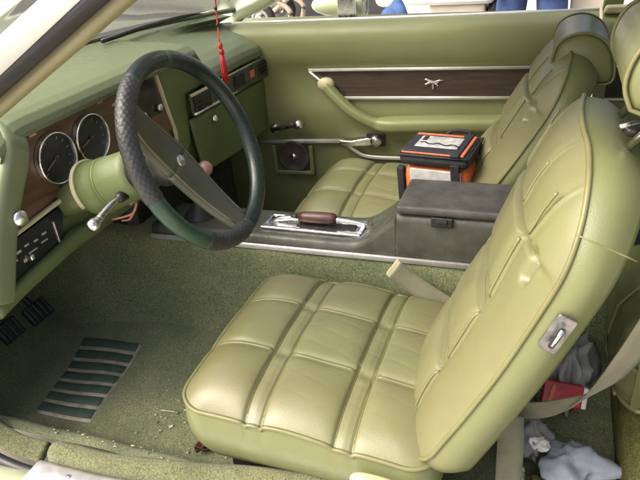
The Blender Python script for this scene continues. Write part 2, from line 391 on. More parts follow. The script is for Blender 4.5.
surf('firewall', lambda u, v: (-1.14, -.80+1.6*u, -.1+.82*v), 3, 3, 'carpet', body)
surf('kick_panel', lambda u, v: (-1.14+.62*u, .602, -.05+.72*v), 4, 4, 'carpet', body)
surf('cowl_panel', lambda u, v: (-1.14+.6*u, -.66+1.3*v, .70-.03*u), 4, 4, 'black_plastic', body)
# near windshield pillar: outer painted edge, rubber seal, inner trim
DP = np.array((-.176+.012, -.0355, -.107)); DP = DP/np.linalg.norm(DP)
def pillar(name, lowA, lowB, upA, upB, m, th):
    """lowA/lowB: the two edges near the base; upA/upB: the same edges higher up; th thickness vector"""
    P = [np.array(p, float) for p in (lowA, lowB, upA, upB)]; th = np.array(th)
    dA = P[2]-P[0]; dB = P[3]-P[1]; ss = (-1.95, -1., 0, 1., 2.3); v = []
    for t in ss:
        a = P[0]+dA*t; b = P[1]+dB*t; m1 = (a+b)/2-th*.35
        for q in (a, a*.75+b*.25-th*.22, m1, a*.25+b*.75-th*.22, b, b+th, a+th): v.append(q)
    f = grid_faces(len(ss), 7, cv=True)+[tuple(range(7)), tuple(range(28, 35))]
    return new(name, v, f, m, body)
pillar('windshield_pillar', (-.120, -.70, .928), (-.140, -.70, .881), (-.077+.043*.0, -.665, .963+.0), (-.015, -.665, .961), 'white_trim', (0, .045, -.01))
pillar('pillar_seal', (-.1385, -.692, .8835), (-.162, -.675, .853), (-.0165, -.658, .9625), (.009, -.640, .956), 'seal_rubber', (-.005, .035, -.005))
pillar('pillar_trim', (-.160, -.668, .8545), (-.140, -.650, .846), (.0085, -.634, .9575), (.036, -.615, .952), 'pillar_trim', (-.02, .03, .005))
# far windshield pillar
fp = [(-.60, .735, .66), (-.495, .70, .722), (-.356, .672, .778), (-.15, .62, .90), (.05, .565, 1.02), (.12, .545, 1.06)]
sweep('windshield_pillar', smoothpath(fp, 5), rrect(.022, .018, .01), 'car_paint', body)
# windshield: curved glass from the cowl up to the header
def cowlx(y): return -.75+.52*y*y
def ws_fn(u, v):
    y0 = -.685+1.37*u; y1 = -.545+1.09*u; x0 = cowlx(y0); x1 = .10+.12*(u-.5)**2*4*.3
    t = v; y = y0*(1-t)+y1*t; return (x0*(1-t)+x1*t, y, .742*(1-t)+1.075*t+.035*math.sin(PI*t))
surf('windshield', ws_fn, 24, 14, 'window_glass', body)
# black glass surround and cowl at the foot of the windshield
cw = [(cowlx(y)-.005, y, .742) for y in xs(30, -.66, .69)]
sweep('windshield_gasket', cw, rrect(.010, .008, .004), 'dash_vinyl', body)
def cowl_fn(u, v): y = -.78+1.56*u; x = (cowlx(min(.7, abs(y))))*(1-v)-2.15*v-.02; return (x, y, .722-.055*v**.6-.06*abs(y/.78)**4)
surf('hood', cowl_fn, 30, 12, 'car_paint', body)
surf('fender', lambda u, v: (-.56-1.6*u, .78+.03*math.sin(PI*v), .655-.70*v-.05*u), 12, 10, 'car_paint', body)
tube('wiper_arm', [(-.665, .16, .748), (-.64, .34, .752), (-.57, .57, .756)], .0065, 'black_plastic', body)
# roof, header and rear shell
def roof_fn(u, v):
    x = .10+1.55*u; y = -.56+1.12*v; return (x, y, 1.075+.05*math.sin(PI*min(1, u*1.0+.1))-.10*u**3-.05*(2*v-1)**4)
surf('roof', roof_fn, 14, 14, 'white_trim', body, solid=.03)
surf('rear_pillar', lambda u, v: (1.15+.5*u-.1*v, .66-.11*v, .70+.40*v), 5, 5, 'car_paint', body, solid=.03)
surf('rear_pillar', lambda u, v: (1.15+.5*u-.1*v, -.66+.11*v, .70+.40*v), 5, 5, 'car_paint', body, solid=.03)
surf('rear_deck', lambda u, v: (1.45+.8*u, -.75+1.5*v, .70), 3, 3, 'car_paint', body)
surf('rear_quarter', lambda u, v: (.82+1.3*u, -.78-.02*math.sin(PI*v), .70-.80*v), 6, 6, 'car_paint', body)

# ------------------------------------------------------------------ rear quarter trim beyond the passenger seat
def dy(x): return .629+.06*x
rq = thing('rear_quarter_panel', 'green rear quarter trim panel with dark inlay behind the passenger seat', 'trim panel', (.9, .69, 0))
PROF = [(-.075, .702), (-.055, .7035), (-.03, .7025), (-.008, .697), (.010, .685), (.022, .665), (.027, .64), (.026, .605), (.020, .575), (.012, .557), (.010, .46), (.014, .45), (.016, .40), (.014, .345), (.011, .325), (.009, .315), (.006, .305), (.004, .295), (.004, .18), (.004, -.02)]
def panel_v(x0, x1, n, prof, dz=0):
    v = []
    for x in xs(n, x0, x1):
        for o, z in prof: v.append((x, dy(x)-o, z+dz))
    return v, grid_faces(n, len(prof))
v, f = panel_v(.668, 1.5, 12, PROF); new('panel', v, f, 'door_vinyl', rq)
def dbox(name, x0, x1, z0, z1, off, th, m, parent, bevel=.002):
    return prism(name, [(x0, z0), (x1, z0), (x1, z1), (x0, z1)], (0, .629-off, 0), (1, .06, 0), (0, 0, 1), th, m, parent, bevel)
wi = dbox('wood_inlay', .70, 1.4, .465, .552, .010, .006, 'black_plastic', rq)
sweep('chrome_trim', [(.70, dy(.7)-.018, .56), (.70, dy(.7)-.018, .458), (1.4, dy(1.4)-.018, .458)], rrect(.003, .004, .002), 'bright_trim', wi)
sweep('chrome_trim', [(.70, dy(.7)-.018, .557), (1.4, dy(1.4)-.018, .557)], rrect(.003, .004, .002), 'bright_trim', wi)
# b-post stub and belt guide behind the passenger headrest
prism('lock_pillar', [(.668, .70), (.72, .70), (.74, 1.06), (.69, 1.06)], (0, .70, 0), (1, 0, 0), (0, 0, 1), -.04, 'dash_plastic', rq, bevel=.006)
prism('window_trim', [(.668, .700), (.80, .700), (.80, .722), (.675, .722)], (0, .665, 0), (1, 0, 0), (0, 0, 1), -.03, 'cream_trim', rq, bevel=.006)

# ------------------------------------------------------------------ passenger door
door = thing('passenger_door', 'pale green passenger door panel with dark wood inlay, chrome trims and armrest', 'car door', (.1, .66, 0))
v, f = panel_v(-.56, .66, 70, PROF); pnl = new('panel', v, f, 'door_vinyl', door)
tube('panel_gap', [(.664, dy(.66)-.012, .69), (.664, dy(.66)-.012, .3)], .004, 'black_plastic', door, n=6)
prof_x('window_seal', [(0, .697), (.012, .699), (.012, .709), (0, .709)], -.50, .66, 'bright_trim', door, 6, lambda x: (dy(x)+.04, 0))
dbox('lower_carpet', -.56, .66, -.01, .298, -.002, -.008, 'carpet_sill', door)
surf('outer_skin', lambda u, v: (-.56+1.22*u, .80+.03*math.sin(PI*v), .695-.75*v), 8, 10, 'car_paint', door)
surf('sill_top', lambda u, v: (-.60+1.26*u, dy(-.6+1.26*u)+.055+.09*v, .706-.012*v), 4, 4, 'car_paint', door)
# wood inlay with slanted front end
inl = prism('wood_inlay', [(-.195, .552), (-.100, .470), (.66, .470), (.66, .552)], (0, .629-.013, 0), (1, .06, 0), (0, 0, 1), .004, 'door_wood', door, bevel=0)
def dpt(x, z, off): return (x, dy(x)-off, z)
sweep('chrome_trim', [dpt(-.215, .5575, .021), dpt(.66, .5575, .021)], rrect(.004, .005, .003), 'bright_trim', inl)
sweep('chrome_trim', [dpt(-.212, .553, .021), dpt(-.11, .463, .021)], rrect(.004, .005, .003), 'bright_trim', inl, up=(0, -1, 0))
sweep('chrome_trim', [dpt(-.112, .464, .021), dpt(.66, .464, .021)], rrect(.004, .005, .003), 'bright_trim', inl)
# running-horse emblem: body, tail, legs and head over an upright bar
hs = [(-.034, .007), (-.020, .010), (-.008, .006), (.004, .007), (.012, .010), (.020, .0145), (.026, .013), (.027, .010), (.020, .008), (.014, .003), (.020, -.001), (.026, -.004), (.024, -.007), (.014, -.003), (.006, -.001), (-.002, -.002), (-.008, -.006), (-.014, -.011), (-.017, -.010), (-.013, -.003), (-.018, .003), (-.026, .006)]
ex0 = .195; em = prism('emblem', [(-x+ex0, z+.512) for x, z in hs], (0, .629-.0175, 0), (1, .06, 0), (0, 0, 1), .003, 'chrome', inl, bevel=.0008)
dbox('emblem_bar', ex0-.003, ex0+.003, .492, .508, .0178, .003, 'worn_chrome', inl, .0008)
# pull strap running into the armrest
ap = smoothpath([(-.155, dy(-.155)-.028, .508), (-.115, dy(-.1)-.045, .47), (-.06, dy(-.06)-.055, .425), (0, dy(0)-.055, .392), (.05, dy(.05)-.05, .383), (.2, dy(.2)-.045, .386), (.45, dy(.45)-.045, .390), (.64, dy(.64)-.045, .390)], 8)
sweep('armrest', ap, rrect(.034, .019, .014), 'door_vinyl', door, scale=lambda t: (.55+.55*float(sst(.45, .62, t)), .75+.35*float(sst(.4, .6, t))))
lathe('pull_cap', (-.158, dy(-.16)-.002, .510), (0, -1, 0), [(0, .030), (.026, .029), (.034, .022), (.036, 0)], 'cream_trim', door, n=20, sq=.8)
# window crank
wc = lathe('window_crank', (-.361, dy(-.36)-.010, .352), (0, -1, 0), [(0, .019), (.012, .018), (.02, .011), (.022, 0)], 'worn_chrome', door, n=18)
sweep('crank_arm', smoothpath([(-.361, dy(-.36)-.026, .352), (-.31, dy(-.31)-.038, .366), (-.258, dy(-.25)-.044, .379)], 5), rrect(.0065, .0085, .005), 'worn_chrome', wc)
lathe('crank_knob', (-.255, dy(-.25)-.040, .380), (0, -1, 0), [(0, .010), (.004, .017), (.024, .018), (.032, .013), (.034, 0)], 'chrome', wc, n=18)
# chrome strip, inside release handle and lower strip
sweep('chrome_trim', [dpt(-.50, .298, .012), dpt(-.11, .309, .014)], rrect(.005, .0075, .004), 'bright_trim', door)
sweep('chrome_trim', smoothpath([dpt(-.115, .305, .014), dpt(-.07, .272, .014), dpt(-.03, .254, .014), dpt(.08, .250, .014), dpt(.40, .250, .014)], 6), rrect(.004, .007, .004), 'bright_trim', door)
rh = prism('release_handle', [(-.12, .300), (-.08, .296), (-.02, .299), (.0, .306), (0, .326), (-.02, .328), (-.08, .316), (-.12, .318)], (0, .629-.016, 0), (1, .06, 0), (0, 0, 1), .018, 'chrome', door, bevel=.004)
lathe('handle_knob', dpt(.005, .316, .014), (0, -1, 0), [(0, .022), (.018, .021), (.026, .014), (.028, 0)], 'worn_chrome', rh, n=18)
dbox('handle_cup', -.03, .035, .292, .338, .0135, .006, 'black_plastic', door, .003)
# loudspeaker in the lower panel
dbox('speaker_recess', -.375, -.235, .188, .292, .006, .002, 'dash_plastic', door, .003)
for (a, b, c, d) in ((-.383, -.367, .183, .290), (-.243, -.227, .183, .290), (-.383, -.227, .178, .193)):
    dbox('recess_edge', a, b, c, d, .011, .012, 'door_vinyl', door, .004)
spk = lathe('speaker', dpt(-.303, .246, .0085), (0, -1, 0), [(0, .060), (.010, .060), (.012, .056), (.009, .050), (.004, .028), (.006, .022), (.006, 0)], 'speaker_cone', door, n=32)
lathe('dust_cap', dpt(-.303, .246, .0145), (0, -1, 0), [(0, .013), (.004, .012), (.008, .007), (.009, 0)], 'chrome', spk, n=18)
# door mirror, bullet shaped, facing back
mx = thing_m = lathe('mirror_housing', (-.285, .855, .722), (1, .10, .03), [(0, .0), (.006, .014), (.02, .026), (.05, .040), (.09, .050), (.15, .056), (.19, .057), (.20, .054), (.196, .050)], 'car_paint', door, n=30, sq=.92, cap=False)
lathe('mirror_glass', (-.092, .874, .7275), (1, .10, .03), [(0, .052), (.002, .051), (.003, 0)], 'mirror_glass', mx, n=30, sq=.92)
box('mirror_trim', (-.135, .800, .722), (.065, .012, .075), 'worn_chrome', mx, .005)
sweep('mirror_foot', smoothpath([(-.16, .85, .685), (-.15, .82, .66), (-.145, .79, .645)], 4), rrect(.035, .012, .008), 'white_trim', mx)

# ------------------------------------------------------------------ dashboard
dash = thing('dashboard', 'green padded dashboard with wood grain gauge panel and chrome trims', 'dashboard', (-.55, 0, .42))
PD = [(None, .738), (None, .738), (-.60, .737), (-.50, .735), (-.445, .731), (-.42, .724), (-.407, .712), (-.404, .700), (-.409, .690), (-.425, .686), (-.46, .686), (-.52, .686)]
PP = [(None, .738), (None, .732), (-.58, .712), (-.50, .694), (-.44, .676), (-.41, .660), (-.392, .644), (-.385, .628), (-.387, .612), (-.396, .602), (-.42, .598), (-.50, .598)]
def dash_fn(u, v):
    y = -.52+1.14*u; b = float(sst(.205, .250, y)); q = v*(len(PD)-1); i = min(int(q), len(PD)-2); t = q-i
    def pt(P, k):
        x, z = P[k]; cx = cowlx(y)+.015
        if x is None: x = cx+.10*k*.5
        return max(x, cx), z
    d0, d1, p0, p1 = pt(PD, i), pt(PD, i+1), pt(PP, i), pt(PP, i+1)
    xd = d0[0]*(1-t)+d1[0]*t; zd = d0[1]*(1-t)+d1[1]*t; xp = p0[0]*(1-t)+p1[0]*t; zp = p0[1]*(1-t)+p1[1]*t
    z = zd*(1-b)+zp*b; x = xd*(1-b)+xp*b
    lip = float(sst(.35, .6, v))
    x += .010*lip*float(g(y-.17, .05))                                    # hood end swells a little
    if y < -.44: z -= .025*((-.44-y)/.08)**2*1.0                           # rounds over at the outer end
    x += .05*float(sst(.45, .62, y))*lip*.35
    return (x, y, z)
padm = surf('dash_pad', dash_fn, 110, 67, 'dash_vinyl', dash)
# outer end of the pad turning down beside the gauges
leg = smoothpath([(-.47, -.455, .705), (-.425, -.468, .690), (-.418, -.487, .655), (-.420, -.525, .600), (-.424, -.560, .540), (-.424, -.600, .460), (-.424, -.618, .415)], 8)
sweep('end_bolster', leg, rrect(.030, .022, .016), 'dash_vinyl', dash, up=(1, 0, 0))
prism('dash_core', [(-.64, .40), (.60, .40), (.60, .60), (.25, .60), (.2, .69), (-.50, .70)], (-.434, 0, 0), (0, 1, 0), (0, 0, 1), -.15, 'dash_plastic', dash, bevel=0)
# wood panel: from the left end to the centre
wp = prism('gauge_panel', [(-.452, .692), (.045, .694), (.075, .530), (-.335, .530), (-.60, .518), (-.535, .585)], (-.428, 0, 0), (0, 1, 0), (0, 0, 1), .006, 'wood', dash, bevel=.001)
def gauge(y, z, needle):
    x = -.4205
    gz = lathe('gauge', (x, y, z), (1, 0, 0), [(0, .053), (.001, .053), (.002, .0)], 'gauge_face', dash, n=40, smooth=False)
    lathe('bezel', (x, y, z), (1, 0, 0), [(0, .0555), (.010, .0553), (.013, .0542), (.0135, .0528), (.012, .0515), (.001, .0515)], 'chrome', gz, n=44, cap=False)
    for k in range(11):
        a = math.radians(215-25*k); c = np.array((x+.003, y+.043*math.cos(a), z+.043*math.sin(a))); d = np.array((0, math.cos(a), math.sin(a)))
        tube('tick', [c-d*.004, c+d*.003], .0007, 'grey_print', gz, n=4)
    a = math.radians(needle); d = np.array((0, math.cos(a), math.sin(a)))
    tube('needle', [np.array((x+.0045, y, z))-d*.008, np.array((x+.0045, y, z))+d*.036], .0009, 'copper_wire', gz, n=5)
    lathe('needle_hub', (x+.002, y, z), (1, 0, 0), [(0, .006), (.004, .005), (.005, 0)], 'black_plastic', gz, n=14)
gauge(-.378, .619, 205); gauge(-.261, .621, 195)
# small warning lamps, slots and knobs in the wood
for (y, z) in ((-.415, .683), (-.20, .684)):
    box('lamp_lens', (-.421, y, z), (.003, .018, .005), 'tan_metal', wp, .001)
for k in range(4): box('vent_slot', (-.421, -.145+.004*k, .665-.013*k), (.004, .030, .0055), 'cream_trim', dash, .001)
hk = lathe('light_knob', (-.422, -.528, .554), (1, -.1, .1), [(0, .009), (.018, .008), (.020, .016), (.030, .0165), (.035, .012), (.036, 0)], 'chrome', dash, n=22)
lathe('small_knob', (-.422, -.475, .628), (1, 0, .1), [(0, .006), (.006, .006), (.009, .003), (.010, 0)], 'black_plastic', dash, n=12)
# radio opening and cream divider
prism('radio_face', [(-.095, .686), (.015, .688), (.028, .590), (-.080, .590)], (-.4225, 0, 0), (0, 1, 0), (0, 0, 1), .004, 'black_gloss', dash, bevel=.001)
for y in (-.065, .008): lathe('radio_knob', (-.42, y, .607), (1, 0, .1), [(0, .010), (.012, .010), (.016, .008), (.017, 0)], 'worn_chrome', dash, n=16)
sweep('divider_trim', [(-.418, .030, .688), (-.418, .048, .600), (-.422, .072, .520), (-.43, .085, .46)], rrect(.004, .005, .002), 'cream_trim', dash, up=(1, 0, 0))
# centre stack cover to the right of the divider, below the hood end
prism('centre_stack', [(.035, .692), (.235, .690), (.262, .600), (.150, .600), (.135, .470), (.10, .440), (.085, .460)], (-.430, 0, 0), (0, 1, 0), (0, 0, 1), .014, 'dash_plastic', dash, bevel=.006)
# trim line below the gauges, sweeping up round the column
tr = smoothpath([(-.418, -.605, .517), (-.418, -.50, .524), (-.415, -.42, .532), (-.406, -.368, .538), (-.402, -.355, .546), (-.398, -.345, .556), (-.396, -.325, .563), (-.396, -.295, .566)], 7)
sweep('trim_strip', tr, rrect(.0045, .005, .003), 'cream_trim', dash, up=(1, 0, 0))
# black switch panel and the lower lip
sw = prism('switch_panel', [(-.592, .432), (-.425, .448), (-.405, .500), (-.408, .520), (-.585, .508)], (-.424, 0, 0), (0, 1, 0), (0, 0, 1), .006, 'black_gloss', dash, bevel=.001)
for (y, z, w, h) in ((-.545, .486, .016, .006), (-.52, .489, .012, .004), (-.495, .486, .010, .004), (-.47, .489, .012, .004), (-.535, .462, .008, .008), (-.51, .470, .024, .003), (-.475, .474, .018, .003), (-.555, .473, .006, .004)):
    box('switch_mark', (-.417, y, z), (.003, w, h), 'grey_print', sw, .0008)
box('slide_lever', (-.414, -.522, .462), (.012, .010, .012), 'chrome', sw, .003)
box('panel_edge', (-.418, -.438, .475), (.006, .004, .05), 'worn_chrome', sw, .001)
ll = smoothpath([(-.420, -.640, .405), (-.420, -.56, .418), (-.418, -.45, .430), (-.415, -.39, .440), (-.418, -.34, .432), (-.428, -.28, .430), (-.44, -.10, .43), (-.44, .08, .44)], 7)
sweep('lower_lip', ll, rrect(.016, .018, .012), 'dash_plastic', dash, up=(1, 0, 0))
# passenger side: recessed trim band with wood insert, dark vents and glovebox
prism('trim_band', [(.14, .545), (.600, .538), (.602, .600), (.14, .602)], (-.412, 0, 0), (.07, 1, 0), (0, 0, 1), .006, 'console_plastic', dash, bevel=.002)
sweep('trim_strip', [(-.395, .14, .546), (-.376, .60, .540)], rrect(.004, .006, .003), 'worn_chrome', dash, up=(1, 0, 0))
sweep('trim_strip', [(-.395, .14, .600), (-.376, .60, .598)], rrect(.004, .004, .002), 'cream_trim', dash, up=(1, 0, 0))
for (a, b) in ((.150, .235), (.375, .435), (.53, .585)):
    vn = prism('air_vent', [(a, .553), (b, .553), (b, .594), (a, .594)], (-.4095, 0, 0), (.07, 1, 0), (0, 0, 1), .009, 'black_gloss', dash, bevel=.002)
    for k in range(3): box('vent_blade', (-.398+.07*a, (a+b)/2, .562+.012*k), (.005, b-a-.006, .0025), 'black_plastic', vn, .0005)
prism('script_badge', [(.475, .562), (.50, .562), (.50, .585), (.475, .585)], (-.406, 0, 0), (.07, 1, 0), (0, 0, 1), .003, 'salmon_cloth', dash, bevel=.001)
gb = prism('glovebox_door', [(.135, .532), (.598, .528), (.590, .36), (.42, .345), (.16, .36)], (-.425, 0, 0), (.05, 1, 0), (0, 0, 1), .014, 'dash_plastic', dash, bevel=.008)
lathe('glovebox_lock', (-.398, .246, .500), (1, 0, .1), [(0, .013), (.008, .012), (.012, .006), (.0125, 0)], 'chrome', gb, n=18)
box('heater_box', (-.66, .10, .34), (.30, .34, .22), 'black_plastic', dash, .03)

# ------------------------------------------------------------------ steering column, lever, key wire
WT = .379; WN = np.array((math.cos(WT), 0, math.sin(WT))); WC = np.array((-.066, -.379, .654)); WE = np.array((0, 1., 0)); WU = np.array((-math.sin(WT), 0, math.cos(WT)))
colm = thing('steering_column', 'green steering column shroud with chrome stalk behind the wheel', 'steering column', (-.45, -.372, .50))
ca = np.array((.357, -.004, .135)); ca /= np.linalg.norm(ca); c0 = np.array((-.50, -.372, .492))
sh = lathe('column_shroud', c0, ca, [(.162, .034), (.163, .050), (.170, .053), (.190, .053), (.198, .050), (.21, .049), (.285, .046), (.30, .043), (.305, .03)], 'dash_plastic', colm, n=32, sq=1.12)
lathe('column_tube', c0, ca, [(0, .036), (.17, .036)], 'dash_plastic', sh, n=20)
_a, _s, _uu = frame_of(ca)
ring = [c0+ca*.169+(_s*math.cos(t)+_uu*math.sin(t)*1.12)*.0555 for t in [math.radians(-20+i*9) for i in range(19)]]
ring2 = [c0+ca*.169+(_s*math.cos(t)+_uu*math.sin(t)*1.12)*.0555 for t in [math.radians(200-i*9) for i in range(19)]]
RING = ring if ring[0][1] < ring[-1][1] else ring2
sweep('shroud_trim', RING, rrect(.003, .005, .002), 'cream_trim', sh, up=ca)
lathe('shroud_collar', c0+ca*.215, ca, [(0, .0503), (.006, .0503), (.008, .0488)], 'dash_plastic', sh, n=32, sq=1.12)
lathe('shroud_neck', c0+ca*.285, ca, [(0, .040), (.05, .039), (.06, .036)], 'black_plastic', sh, n=26)
lathe('ignition_lock', c0+ca*.19+np.array((.0, .045, -.01)), (.3, 1, .1), [(0, .014), (.02, .013), (.03, .010), (.031, 0)], 'worn_chrome', colm, n=16)
lv = np.array((-.240, -.415, .563)); le = np.array((-.243, -.496, .548))
st = sweep('signal_stalk', smoothpath([lv, (lv+le)/2+(0, 0, .004), le], 5), circ(.0062, 10), 'worn_chrome', colm, scale=lambda t: (.75+.5*t, .75+.5*t))
lathe('stalk_knob', le+(le-lv)*-.12, le-lv, [(0, .006), (.008, .0085), (.014, .0095), (.018, .012), (.028, .0125), (.033, .009), (.034, 0)], 'chrome', st, n=18)
lathe('stalk_boot', lv-(le-lv)*.05, le-lv, [(0, .013), (.015, .010), (.02, .007)], 'black_plastic', st, n=14)
wr = smoothpath([(-.33, -.36, .475), (-.312, -.37, .482), (-.29, -.365, .487), (-.272, -.36, .494), (-.262, -.355, .512), (-.268, -.35, .518), (-.28, -.352, .51)], 6)
tag(tube('hanging_wire', wr, .0028, 'copper_wire', None, n=7), 'bent pinkish wire hanging under the steering column', 'wire')
wr2 = smoothpath([(-.31, -.355, .470), (-.285, -.36, .478), (-.268, -.358, .498)], 6)
tag(tube('hanging_wire', wr2, .0024, 'copper_wire', None, n=7), 'straighter short wire beneath the bent one under the column', 'wire')

# ------------------------------------------------------------------ steering wheel
whl = thing('steering_wheel', 'green steering wheel with worn braided cover and broad two spoke hub', 'steering wheel', tuple(WC-WN*.1))
RW, RT = .1765, .0155
def wpnt(r, ang, d=0.): return WC+(WE*math.cos(ang)+WU*math.sin(ang))*r+WN*d
def rim_arc(name, a0, a1, rt, m, n, parent=whl, rough=0.):
    P = [wpnt(RW, math.radians(a0+(a1-a0)*i/n)) for i in range(n+1)]
    cl = abs(a1-a0) >= 359.9
    if cl: P = P[:-1]
    return sweep(name, P, circ(rt, 16), m, parent, up=WN, closed=cl, scale=(lambda t: (1-.12*math.exp(-t*70)-.12*math.exp(-(1-t)*70),)*2) if not cl else None)
rim = rim_arc('rim', 0, 360, RT, 'wheel_green', 120)
def braid_arc(a0, a1):
    nu = int(abs(a1-a0)*5); nv = 44; v = []
    for i in range(nu+1):
        t = i/nu; a = math.radians(a0+(a1-a0)*t); e = 1-.10*(math.exp(-t*60)+math.exp(-(1-t)*60)); c = wpnt(RW, a); rd = WE*math.cos(a)+WU*math.sin(a)
        for j in range(nv):
            b = 2*PI*j/nv; k = abs(math.sin(11*b/2+a*42)*math.sin(11*b/2-a*42))**.5
            r = RT*e*(1.03+.09*k); v.append(c+rd*math.cos(b)*r+WN*math.sin(b)*r)
    return new('grip_cover', v, grid_faces(nu+1, nv, cv=True), 'wheel_wrap', rim)
braid_arc(116, 188); braid_arc(-130, -86)
rim_arc('grip_cover', -86, 78, RT*1.05, 'wheel_dark', 70, rim)
rim_arc('grip_cover', 78, 116, RT*1.03, 'wheel_dark', 40, rim)
# one broad dished bar: two spokes meeting at the hub, wheel turned so they point up-left and down
def wsp(t):
    a0, a1 = math.radians(133), math.radians(-84)
    p0 = np.array((math.cos(a0), math.sin(a0)))*(RW-.004); p1 = np.array((math.cos(a1), math.sin(a1)))*(RW-.004); c = np.array((.022, .016))
    return p0*(1-t)**2+2*c*t*(1-t)+p1*t*t
def wloc(p, d): return WC+WE*p[0]+WU*p[1]+WN*d
def bar(name, t0, t1, parent):
    v = []; n_ = 16; m_ = 11
    for i in range(n_):
        t = t0+(t1-t0)*i/(n_-1); p = wsp(t); tg = wsp(t+.01)-wsp(t-.01); tg /= np.linalg.norm(tg); nn = np.array((-tg[1], tg[0])); k = (2*t-1)**2
        hw = .041-.017*k**.8; d = -.052+.046*k**1.3
        for j in range(m_):
            w = -1+2*j/(m_-1); v.append(wloc(p+nn*w*hw, d+.012*(1-abs(w)**5)))
        v.append(wloc(p+nn*hw*.8, d-.014)); v.append(wloc(p-nn*hw*.8, d-.014))
    return new(name, v, grid_faces(n_, m_+2, cv=True)+[tuple(range(m_+2)), tuple(range((n_-1)*(m_+2), n_*(m_+2)))], 'spoke', parent)
for t0, t1 in ((0, .5), (.5, 1)):
    sk_ = bar('spoke', t0, t1, whl)
    for q in (-1, 1):
        P = []
        for t in xs(12, max(t0, .04), min(t1, .96)):
            p = wsp(t); tg = wsp(t+.01)-wsp(t-.01); tg /= np.linalg.norm(tg); nn = np.array((-tg[1], tg[0])); k = (2*t-1)**2
            P.append(wloc(p+nn*q*(.041-.017*k**.8)*.80, -.052+.046*k**1.3+.0085))
        sweep('spoke_ridge', P, circ(.0020, 6), 'spoke_edge', sk_, up=WN)
lathe('hub_boss', WC-WN*.10, WN, [(0, .042), (.03, .044), (.045, .040), (.05, .02)], 'black_plastic', whl, n=24)
lathe('hub_emblem', wloc(wsp(.5), -.041), WN, [(0, .012), (.003, .011), (.004, .006), (.0045, 0)], 'worn_chrome', whl, n=20)

# ------------------------------------------------------------------ pedals
ped = thing('brake_pedal', 'dark rubber brake pedal low in the footwell under the dash', 'pedal', (-.72, -.31, .08))
Rp = Matrix.Rotation(math.radians(-35), 4, 'Y').to_3x3()
pp = box('pedal_pad', (-.72, -.305, .125), (.018, .075, .055), 'rubber', ped, .006, R=Rp)
for k in range(4): box('pad_rib', (-.712+.007*k*0, -.33+.017*k, .131), (.010, .005, .05), 'black_plastic', pp, .002, R=Rp)
tube('pedal_arm', smoothpath([(-.735, -.30, .13), (-.78, -.30, .20), (-.76, -.30, .34), (-.70, -.30, .45)], 5), .009, 'black_plastic', ped)
ped = thing('clutch_pedal', 'dark rubber clutch pedal beside the brake pedal, nearer the sill', 'pedal', (-.72, -.42, .08))
pp = box('pedal_pad', (-.72, -.405, .135), (.018, .065, .055), 'rubber', ped, .006, R=Rp)
for k in range(3): box('pad_rib', (-.712, -.425+.02*k, .141), (.010, .005, .05), 'black_plastic', pp, .002, R=Rp)
tube('pedal_arm', smoothpath([(-.735, -.40, .14), (-.78, -.40, .21), (-.76, -.40, .34), (-.70, -.40, .45)], 5), .009, 'black_plastic', ped)

# ------------------------------------------------------------------ centre console
con = thing('center_console', 'dark green plastic console with raised armrest and chrome edge strip', 'console', (.1, 0, .27))
prf = [(-.46, .30), (-.30, .300), (.0, .300), (.105, .301), (.145, .312), (.19, .345), (.235, .386), (.26, .392), (.56, .396), (.56, .26), (-.46, .26)]
v = []; nP = len(prf)
cs = smoothpath([(x, 0, z) for x, z in prf[:9]], 5); top = [(p[0], p[2]) for p in cs]
rows = []
for x, z in top:
    w = .074
    rows.append([(x, -w-.006, .262), (x, -w-.004, z-.018), (x, -w-.001, z-.006), (x, -w+.006, z), (x, -w+.016, z+.001), (x, 0, z-.003), (x, w-.016, z+.001), (x, w-.006, z), (x, w+.001, z-.006), (x, w+.004, z-.018), (x, w+.006, .262)])
v = [p for r_ in rows for p in r_]; m_ = 11
new('console_body', v, grid_faces(len(rows), m_)+[tuple(range(m_)), tuple(range((len(rows)-1)*m_, len(rows)*m_))], 'console_plastic', con)
sweep('edge_strip', [(-.46, -.084, .270), (-.2, -.0845, .272), (.10, -.0845, .275), (.50, -.0845, .279)], rrect(.004, .0075, .003), 'bright_trim', con)
lid = box('armrest_lid', (.375, 0, .408), (.28, .166, .022), 'console_lid', con, .009)
prof_x('lid_hinge', [(-.07, .398), (.07, .398), (.07, .404), (-.07, .404)], .505, .53, 'black_plastic', lid, 2)
lt = box('lid_latch', (.342, -.083, .386), (.050, .008, .024), 'black_plastic', con, .003)
box('latch_button', (.342, -.088, .389), (.026, .006, .010), 'rubber', lt, .002)
# chrome plate in the deck and the brown-gripped parking brake lying in it
fr = []
for (x, y, sx, sy) in ((-.005, .036, .275, .012), (-.005, -.034, .275, .012), (-.137, .001, .012, .070), (.128, .001, .012, .058)):
    fr.append(box('frame_bar', (x, y, .3045), (sx, sy, .008), 'chrome', con, .003))
prism('slot_plate', [(-.13, -.028), (.122, -.028), (.122, .030), (-.13, .030)], (0, 0, .2995), (1, 0, 0), (0, 1, 0), .003, 'worn_chrome', con, bevel=0)
prism('slot', [(-.05, -.012), (.11, -.012), (.11, .018), (-.05, .018)], (0, 0, .3030), (1, 0, 0), (0, 1, 0), .0015, 'black_plastic', con, bevel=0)
hb = thing('parking_brake', 'parking brake lever with brown grip lying on the console deck', 'brake lever', (.05, .004, .305))
sweep('lever', smoothpath([(-.125, .006, .306), (-.06, .006, .318), (.06, .006, .322), (.15, .010, .310)], 4), rrect(.006, .006, .003), 'chrome', hb)
lathe('grip', (-.050, .006, .321), (1, 0, .03), [(0, .006), (.004, .013), (.02, .0155), (.06, .0165), (.095, .0155), (.105, .012), (.108, .006)], 'brown_grip', hb, n=20)
lathe('end_button', (-.072, .006, .320), (1, 0, .03), [(0, 0), (.002, .006), (.022, .0065)], 'black_plastic', hb, n=14)
